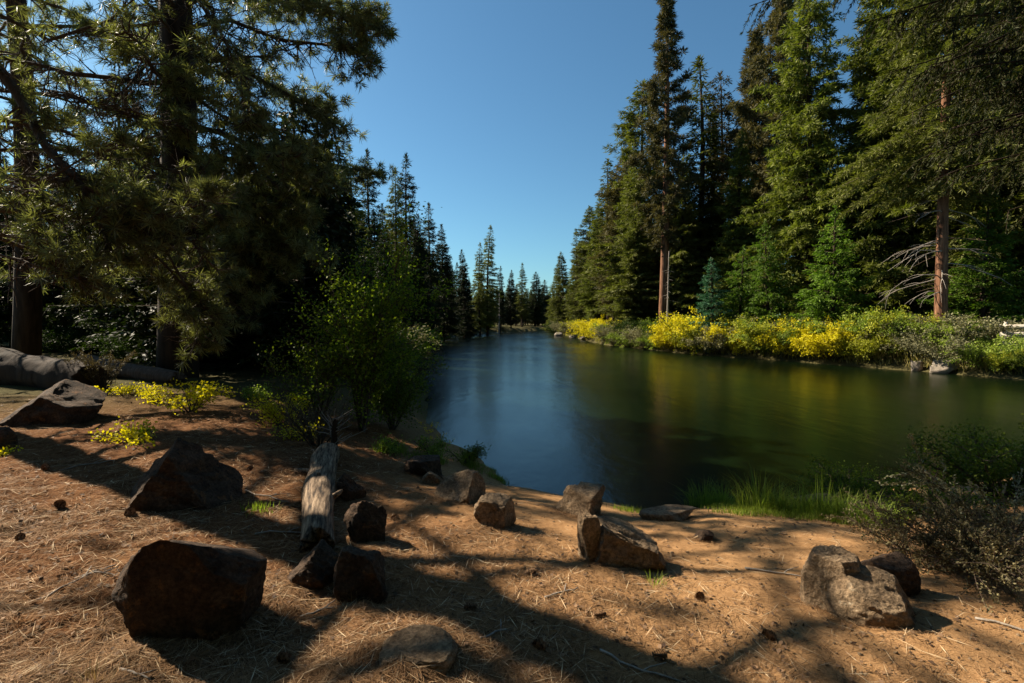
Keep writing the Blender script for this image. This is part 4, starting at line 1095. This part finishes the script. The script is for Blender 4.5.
near_shrub('dry_bush', 'brownish dead twigged shrub in front of the tall leafy bush', 318, 447, .95, .42, 16, 1500, .03, .014, M_SAGE, 204, twigs=9, sprd=.03)
near_shrub('yellow_shrub', 'yellow green shrub catching the sun left of the tall leafy bush', 283, 425, .75, .40, 12, 1300, .04, .03, M_BRIGHT, 205, twigs=5, sprd=.06)
near_shrub('yellow_shrub', 'largest bright yellow leaved shrub by the upright grey stalks', 190, 412, .72, .62, 13, 1000, .055, .036, M_BRIGHT, 206, twigs=4, sprd=.06, lowfrac=.3)
near_shrub('yellow_shrub', 'bright yellow low shrub behind the pyramid boulder', 135, 442, .30, .42, 10, 600, .045, .032, M_BRIGHT, 207, twigs=4, sprd=.05, lowfrac=.3)
near_shrub('yellow_shrub', 'small yellow sprig in front of the thin grey log', 122, 395, .32, .45, 9, 450, .05, .034, M_BRIGHT, 208, twigs=3, sprd=.05, lowfrac=.3)
near_shrub('yellow_shrub', 'tiny yellow green sprig at the left edge', 4, 455, .16, .2, 7, 220, .035, .024, M_BRIGHT, 209, twigs=3, sprd=.03, lowfrac=.3)
near_shrub('low_plant', 'low green plant at the path end beside the yellow green shrub', 255, 398, .35, .35, 9, 700, .05, .03, M_LG, 210, twigs=4, sprd=.06)
near_shrub('grey_stalk_plant', 'upright grey feathery stalks in front of the fallen logs', 103, 389, 1.0, .45, 22, 3000, .045, .012, M_SAGE, 211, 'plant', twigs=2, hug=True, sprd=.05, up=1.0, lowfrac=.1)
near_shrub('grey_stalk_plant', 'shorter grey feathery plant left of the tall upright stalks', 84, 387, .7, .4, 16, 1800, .045, .012, M_SAGE, 212, 'plant', twigs=2, hug=True, sprd=.05, up=1.0)
near_shrub('flowering_plant', 'green plant with yellow flower heads on the bank edge', 433, 460, .55, .26, 12, 1300, .04, .018, M_LG, 213, 'plant', twigs=4, sprd=.05)
near_shrub('waterside_plant', 'dark leafy plant right of the yellow flowered one on the bank edge', 465, 464, .50, .30, 16, 1500, .05, .014, M_GREEN, 214, 'plant', twigs=3, sprd=.05)
near_shrub('waterside_plant', 'small leafy plant left of the yellow flowered one', 388, 452, .40, .26, 9, 700, .045, .022, M_LG, 215, 'plant', twigs=3, sprd=.05)
near_shrub('small_leaved_shrub', 'large arching shrub with tiny grey leaves at the right edge', 990, 590, .66, .75, 46, 15000, .020, .012, M_SAGE, 216, dY=.3, twigs=9, sprd=.03, hug=True, stemr=.007)
near_shrub('small_leaved_shrub', 'lower left part shrub with tiny grey leaves above the grey boulder', 915, 560, .45, .5, 30, 6500, .018, .011, M_SAGE, 217, twigs=8, sprd=.03, hug=True, stemr=.005)
near_shrub('dark_shrub', 'dark green shrub at the right edge over the water', 1000, 505, 1.05, .95, 24, 8000, .04, .02, M_GREEN, 218, dY=.4, twigs=8, sprd=.07)
near_shrub('dark_shrub', 'dark shrub between the grass and the right hand shrubs', 925, 520, .55, .55, 20, 4000, .03, .018, M_GREEN, 219, dY=.3, twigs=8, sprd=.06)
near_shrub('dark_shrub', 'low dark waterside shrub behind the tall grass', 850, 505, .55, .6, 16, 3000, .04, .02, M_GREEN, 220, dY=.7, twigs=6, sprd=.06)
near_shrub('small_leaved_shrub', 'few tall pale sprays leaning left over the right edge shrubs', 1005, 548, 1.0, .9, 9, 2600, .026, .014, M_SPRAY, 221, dY=.2, twigs=5, sprd=.03, hug=True, stemr=.007)
near_shrub('yellow_shrub', 'yellow green low shrub between the dry bush and the yellow green shrub', 300, 440, .40, .35, 10, 600, .035, .024, M_BRIGHT, 222, twigs=4, sprd=.05)
near_shrub('yellow_shrub', 'thin yellow leaved shrub in front of the thin grey log', 160, 400, .45, .5, 10, 520, .05, .034, M_BRIGHT, 223, twigs=3, sprd=.06, lowfrac=.3)
# yellow flower heads and a pair of long arching sprays
p = gnd(433, 460); g = Geo(); r = R(5)
C = np.stack([r.normal(0, .13, 16), r.normal(0, .1, 16), r.uniform(.35, .6, 16)], 1); idx = np.repeat(np.arange(16), 14)
fl = C[idx] + r.normal(0, .02, (len(idx), 3)); g.cards(fl, r.normal(0, 1, fl.shape), r.normal(0, 1, fl.shape), .022, .016, r.rand(len(idx)))
fo = [o for o in bpy.data.objects if o.name.startswith('flowering_plant')][0]; link('flowers', g.mesh('flowers', M_FLOW), fo)

def grass_mesh(seed, n, Hh, Rr, w, mat, lean=.45, dirz=None):
    r = R(seed); phi = r.uniform(0, 6.28, n); q = r.uniform(0, 1, n) ** .7 * Rr * .55
    b = np.stack([np.cos(phi) * q, np.sin(phi) * q, np.zeros(n) - .01], 1)
    out = np.stack([np.cos(phi), np.sin(phi), np.zeros(n)], 1) + r.normal(0, .4, (n, 3)); out[:, 2] = 0
    h = Hh * r.uniform(.3, 1.1, n) * (1 - .35 * q / (Rr * .55)); L = lean * r.uniform(.1, 2.0, n)
    V = []; sd = nrm(np.cross(out, [0, 0, 1]) + r.normal(0, .3, (n, 3))); 
    for s, ww in ((0, 1), (.4, .85), (.75, .55), (1, .06)):
        c = b + out * (L * h * s ** 2)[:, None]; c[:, 2] += h * (s - .25 * L * s ** 2)
        V += [c - sd * w * ww / 2, c + sd * w * ww / 2]
    V = np.stack(V, 1).reshape(-1, 3); base = np.arange(n)[:, None, None] * 8
    q_ = (base + np.array([[0, 1, 3, 2], [2, 3, 5, 4], [4, 5, 7, 6]])[None]).reshape(-1, 4)
    g = Geo(); g.add(V, quads=q_, tint=np.repeat(np.clip(r.normal(.5, .22, n), 0, 1), 8)); return g.mesh('grass', mat)
GC = 'grass clumps on the near bank'
gl_ = [
 (704, 506, .52, .26, 260, 'tall dark grass clump standing alone left of the bright turf', M_GRASS),
 (693, 505, .32, .16, 90, 'short grass clump at the left foot of the lone dark clump', M_GRASS),
 (723, 506, .44, .2, 180, 'grass clump at the right foot of the lone dark clump', M_GRASS),
 (757, 510, .54, .24, 280, 'tall bright grass clump rising above the turf', M_GRASS),
 (778, 512, .40, .24, 230, 'bright grass clump right of the tallest bright one', M_GRASS),
 (800, 514, .38, .24, 220, 'grass clump in the middle of the bright turf', M_GRASS),
 (822, 516, .48, .28, 240, 'pale grass clump before the dark waterside shrub', M_GRASS),
 (846, 520, .36, .24, 200, 'grass clump right of the middle of the turf', M_GRASS),
 (872, 524, .38, .24, 200, 'last green grass clump before the grey leaved shrub', M_GRASS),
 (440, 463, .26, .16, 90, 'low grass clump under the yellow flowered plant', M_GRASS),
 (470, 467, .30, .16, 90, 'low grass clump at the tip of the bank', M_GRASS),
 (400, 452, .30, .14, 80, 'bright grass clump under the dark leafy bush', M_GRASS),
 (655, 585, .12, .08, 50, 'small green tuft at the right foot of the long pitted boulder', M_GRASS),
 (632, 512, .10, .10, 40, 'thin green tuft between the flat topped boulder and the sandy stone', M_GRASS),
 (355, 598, .12, .07, 60, 'dry straw tuft in front of the rounded dark rock', M_DRY),
 (90, 690, .13, .10, 90, 'dry straw tuft at the bottom left of the view', M_DRY),
]
for i, (px, py, hh, rr, n, lab, m) in enumerate(gl_):
    p = gnd(px, py); o = link('grass_clump', grass_mesh(300 + i, n, hh, rr * 1.6, .008 if hh > .2 else .004, m)); o.location = p
    o.location[2] = H1(p[0], p[1]) ; tag(o, lab, 'grass', GC)
# short turf on the near shore
def scatter_grass(name, polys_px, n, Hh, w, mat, seed, lean=.6):
    r = R(seed); pts = []
    for poly, m in polys_px:
        xs_ = [a for a, _ in poly]; ys_ = [b for _, b in poly]; k = 0
        while k < m:
            x = r.uniform(min(xs_), max(xs_)); y = r.uniform(min(ys_), max(ys_))
            if inpoly(np.array([x]), np.array([y]), poly)[0]: pts.append((x, y)); k += 1
    pts = np.array(pts)
    # to ground through a coarse inverse
    P = np.array([gnd(a, b) for a, b in pts]); P = np.repeat(P, n, 0); P[:, :2] += r.normal(0, .06, (len(P), 2)); P[:, 2] = height(P[:, 0], P[:, 1], True)
    m = len(P); phi = r.uniform(0, 6.28, m); out = np.stack([np.cos(phi), np.sin(phi), np.zeros(m)], 1); h = Hh * r.uniform(.4, 1.1, m)
    D = nrm(out * lean * r.uniform(.2, 1, m)[:, None] + [0, 0, 1]); g = Geo()
    g.cards(P, D, out + r.normal(0, .2, (m, 3)), h, w, np.clip(r.normal(.55, .22, m), 0, 1), mid=.35)
    tag(link(name, g.mesh(name, mat)), None, 'grass', kind='stuff')
scatter_grass('turf_grass', [([(700, 500), (760, 498), (900, 515), (895, 530), (800, 520), (715, 514)], 420),
                             ([(450, 455), (480, 463), (520, 486), (505, 486), (470, 470)], 60), ([(375, 445), (430, 455), (420, 460), (375, 452)], 30),
                             ([(610, 508), (650, 510), (640, 514), (612, 512)], 8), ([(252, 508), (272, 508), (270, 514), (254, 514)], 5)], 26, .085, .006, M_GRASS, 400)
# dry grass and weeds along the foot of the far bank bushes
r = R(401); g = Geo(); m = 26000
Y = r.uniform(20, 115, m); xb = np.interp(Y, [19, 23, 27.7, 33.3, 40.3, 58, 111], [30, 23, 21, 18.7, 14.8, 10.5, 10.4]); X = xb + r.uniform(.1, 3.2, m)
Z = height(X, Y); kk = Z > -.05; X, Y, Z = X[kk], Y[kk], Z[kk]; m = len(X)
g.cards(np.stack([X, Y, Z], 1), nrm(np.stack([r.normal(0, .35, m), r.normal(0, .35, m), np.ones(m)], 1)), r.normal(0, 1, (m, 3)), r.uniform(.2, .6, m), .05, r.rand(m), mid=.4)
tag(link('bank_grass', g.mesh('bank_grass', leaf_mat("bank_weeds", (.08, .09, .025), (.34, .27, .10), .3))), None, 'grass', kind='stuff')

# ------------------------------------------------------------------ plank stack on the far bank
ox, oy = 24.1, 24.9; oz = H1(ox, oy)
mw, nt, p_ = newmat("pale_planks"); p_.inputs["Base Color"].default_value = (.62, .56, .47, 1); p_.inputs["Roughness"].default_value = .8
n_ = nt.nodes.new("ShaderNodeTexNoise"); n_.inputs["Scale"].default_value = 5; rr_ = ramp(nt, [(.3, (.42, .36, .28)), (.7, (.72, .66, .56))])
nt.links.new(n_.outputs[0], rr_.inputs[0]); nt.links.new(rr_.outputs[0], p_.inputs["Base Color"])
pk = thing('plank_railing', 'pale weathered plank railing at the right edge above the bushes', 'railing', (ox, oy, oz), -.35)
def boxv(c, s, rz=0):
    c = np.array(c); s = np.array(s) / 2
    V = np.array([[x, y, z] for x in (-1, 1) for y in (-1, 1) for z in (-1, 1)]) * s + c
    return V, [(0, 1, 3, 2), (4, 6, 7, 5), (0, 4, 5, 1), (2, 3, 7, 6), (0, 2, 6, 4), (1, 5, 7, 3)]
for k, (z, h) in enumerate([(1.5, .20), (1.08, .30), (.62, .26)]):
    g = Geo(); V, Q = boxv((1.4, 0, z), (3.4, .08, h)); g.add(V, quads=Q); link('plank', g.mesh('plank', mw), pk)
for x in (-.05, 1.4, 2.9):
    g = Geo(); V, Q = boxv((x, .09, .85), (.12, .10, 1.8)); g.add(V, quads=Q); link('post', g.mesh('post', mw), pk)

# ------------------------------------------------------------------ litter on the ground
r = R(500)
def litter(name, n, lmin, lmax, w, mat, seed, left=True, cat='needle litter', ymax=11, lift=.004):
    r = R(seed); u = r.uniform(-80, 1100, n); v = 400 + (r.uniform(0, 1, n) ** .8) * 330
    # coarse ground intersection on a plane, then drop to the real surface
    tz = (1.0 - CAM_Z); rx = (u - 512) / FPX; vv = (341.5 - v) / FPX; ry = CP + vv * SP; rz = -SP + vv * CP
    t = tz / rz; X = rx * t; Y = ry * t + r.normal(0, .05, n)
    d = river_dist(X, Y)
    side = 1 / (1 + np.exp((X + .6 + (Y - 5) * .25) * 2.2))
    clump = np.clip(.75 + fbm(X * 1.6, Y * 1.6, 3, 55) * 3, .30, 1)
    keep = (d > .15) & (Y < ymax) & (r.rand(n) < (.16 + .84 * side if left else .5) * clump)
    X, Y = X[keep], Y[keep]
    if name == 'pine_needle_litter':      # needles banked against the stones
        for rx_, ry_, rw_, rd_ in ROCKS:
            if ry_ > 10: continue
            q = int(900 * min(1, rw_ / .5)) if rx_ < 1.2 else 260
            a_ = r.uniform(0, 2 * math.pi, q); f_ = .36 + np.abs(r.normal(0, .12, q))
            X = np.concatenate([X, rx_ + np.cos(a_) * rw_ * f_ * 1.05]); Y = np.concatenate([Y, ry_ + np.sin(a_) * rd_ * f_ * 1.05])
    m = len(X)
    phi = r.uniform(0, math.pi, m); L = r.uniform(lmin, lmax, m) * (.75 + .08 * Y)
    D = np.stack([np.cos(phi), np.sin(phi), r.normal(.0, .12, m)], 1); D = nrm(D)
    mid = np.stack([X, Y, height(X, Y, True)], 1)
    e = mid + D * L[:, None] / 2; ez_ = height(e[:, 0], e[:, 1], True); s0 = mid - D * L[:, None] / 2; sz_ = height(s0[:, 0], s0[:, 1], True)
    s0[:, 2] = np.maximum(s0[:, 2], sz_) + lift; e[:, 2] = np.maximum(e[:, 2], ez_) + lift + r.uniform(0, .01, m)
    ww = w * (.6 + .11 * Y) * r.uniform(.7, 1.4, m)
    g = Geo(); g.cards(s0, e - s0, np.array([0, 0, 1]) + r.normal(0, .35, (m, 3)), np.linalg.norm(e - s0, axis=1), ww, np.clip(r.normal(.5, .25, m), 0, 1), mid=.5)
    tag(link(name, g.mesh(name, mat)), None, cat, kind='stuff')
M_LIT = leaf_mat("fallen_needles", (.050, .020, .009), (.47, .28, .14), .1, rough=.7, spec=.06, tcol=(1.2, .9, .6), var=.02)
litter('pine_needle_litter', 260000, .05, .14, .0027, M_LIT, 501)
M_LIT2 = leaf_mat("pale_needles", (.36, .24, .13), (.78, .60, .38), .1, rough=.7, spec=.1, tcol=(1.2, .9, .6), var=.02)
litter('pale_needle_litter', 15000, .07, .19, .0036, M_LIT2, 502)
M_CHIP = leaf_mat("bark_chips", (.045, .025, .016), (.30, .18, .10), .0, rough=.8, spec=.2, var=.02)
litter('bark_chip_litter', 16000, .015, .045, .022, M_CHIP, 503, cat='bark litter')
# pebbles
r = R(504); v, f = ico(1); n = 1300; g = Geo()
u = r.uniform(300, 1080, n); vv = 470 + r.rand(n) * 230; rz = -SP + (341.5 - vv) / FPX * CP; t = (1.0 - CAM_Z) / rz; X = (u - 512) / FPX * t; Y = t
kk = river_dist(X, Y) > -.1; X, Y = X[kk], Y[kk]; Z = height(X, Y, True)
for x, y, z in zip(X, Y, Z):
    s = .004 + .010 * r.rand() ** 3 + .0008 * y
    g.add(v * s * [1, r.uniform(.6, 1), .6] + r.normal(0, s * .12, v.shape) + [x, y, z + s * .2], tris=f)
tag(link('pebbles', g.mesh('pebbles', M_ROCK, smooth=True)), None, 'gravel', kind='stuff')
# fallen sticks, each its own thing
ST = 'sticks lying on the forest floor'
sticks = [(30, 600, 55, 'bent pale stick near the left edge pointing at the viewer', 1.2), (75, 575, 30, 'short pale stick left of the large dark boulder', .2),
          (255, 535, 42, 'pale splintered stick between the large boulder and the log', .1), (120, 672, 34, 'thick pale stick below the large dark boulder', -.3),
          (20, 415, 34, 'forked stick leaning at the foot of the left edge boulder', .5), (245, 490, 44, 'thin dark stick left of the log', -.4),
          (520, 455, 1, '', 0), (745, 570, 44, 'thin stick in the sand right of the long pitted boulder', -.35), (600, 655, 60, 'long straw coloured stick at the bottom centre', -.5),
          (480, 640, 40, 'short stick right of the buried stone', .9), (975, 620, 60, 'thick broken stick right of the grey boulder', -.6), (545, 600, 30, 'curved twig in the middle of the clearing', .6),
          (300, 615, 36, 'pale twig under the ragged dark rock', .5), (60, 470, 30, 'short bleached stick among the needles at left', .8)]
for i, (px, py, lp, lab, ang) in enumerate(sticks):
    if lp < 5: continue
    p = gnd(px, py); L = lp * p[1] / 512 * 1.3; c = curve((0, 0, 0), (math.cos(ang), math.sin(ang), .03), L, 8, (0, 0, .02), r, .25)
    wpt = c + p; c[:, 2] = height(wpt[:, 0], wpt[:, 1], True) - p[2] + .010
    g = Geo(); g.tube(c, np.linspace(.0075, .004, 8), 6)
    c2 = curve(c[4], (math.cos(ang + .7), math.sin(ang + .7), .1), L * .35, 4, (0, 0, 0), r, .1); g.tube(c2, np.linspace(.005, .002, 4), 5)
    o = link('stick', g.mesh('stick', M_DEAD, smooth=True)); o.location = p; tag(o, lab, 'stick', ST)
# pine cones
for i, (px, py) in enumerate([(215, 640), (285, 662), (470, 610), (530, 575), (540, 650), (600, 618), (700, 600), (250, 470), (395, 520), (770, 640), (20, 540), (660, 660)]):
    p = gnd(px, py); g = Geo(); k = 70; r = R(640 + i)
    a = np.arange(k) * 2.4; h = np.arange(k) / k; rad = .024 * np.sin(np.clip(h * .9 + .1, 0, 1) * math.pi) + .004
    P = np.stack([h * .07 - .035, np.cos(a) * rad * .5, np.sin(a) * rad * .5 + .018], 1); D = np.stack([h * 0 + .35, np.cos(a), np.sin(a)], 1)
    g.cards(P, D, np.tile([1.0, 0, 0], (k, 1)), .018, .016, r.rand(k)); g.tube([(-.035, 0, .018), (.035, 0, .018)], [.010, .005], 6)
    o = link('pine_cone', g.mesh('pine_cone', M_CHIP)); o.location = (p[0], p[1], H1(p[0], p[1])); o.rotation_euler = (0, 0, r.uniform(0, 6))
    tag(o, 'small dark pine cone lying loose on the open ground', 'pine cone', 'small pine cones on the open ground')
for i, (px, py) in enumerate([(130, 517), (46, 470), (60, 508)]):
    p = gnd(px, py); g = Geo(); k = 90; r = R(600 + i)
    a = np.arange(k) * 2.4; h = np.arange(k) / k; rad = .032 * np.sin(np.clip(h * .9 + .1, 0, 1) * math.pi) + .004
    P = np.stack([h * .09 - .045, np.cos(a) * rad * .5, np.sin(a) * rad * .5 + .03], 1); D = np.stack([h * 0 + .35, np.cos(a), np.sin(a)], 1)
    g.cards(P, D, np.tile([1.0, 0, 0], (k, 1)), .022, .02, r.rand(k)); g.tube([(-.045, 0, .03), (.045, 0, .03)], [.012, .006], 6)
    o = link('pine_cone', g.mesh('pine_cone', M_CHIP)); o.location = (p[0], p[1], H1(p[0], p[1])); o.rotation_euler = (0, 0, r.uniform(0, 6))
    tag(o, ['open pine cone behind the large dark boulder', 'pine cone on the needles near the left edge boulder', 'pine cone left of the pyramid boulder'][i], 'pine cone')
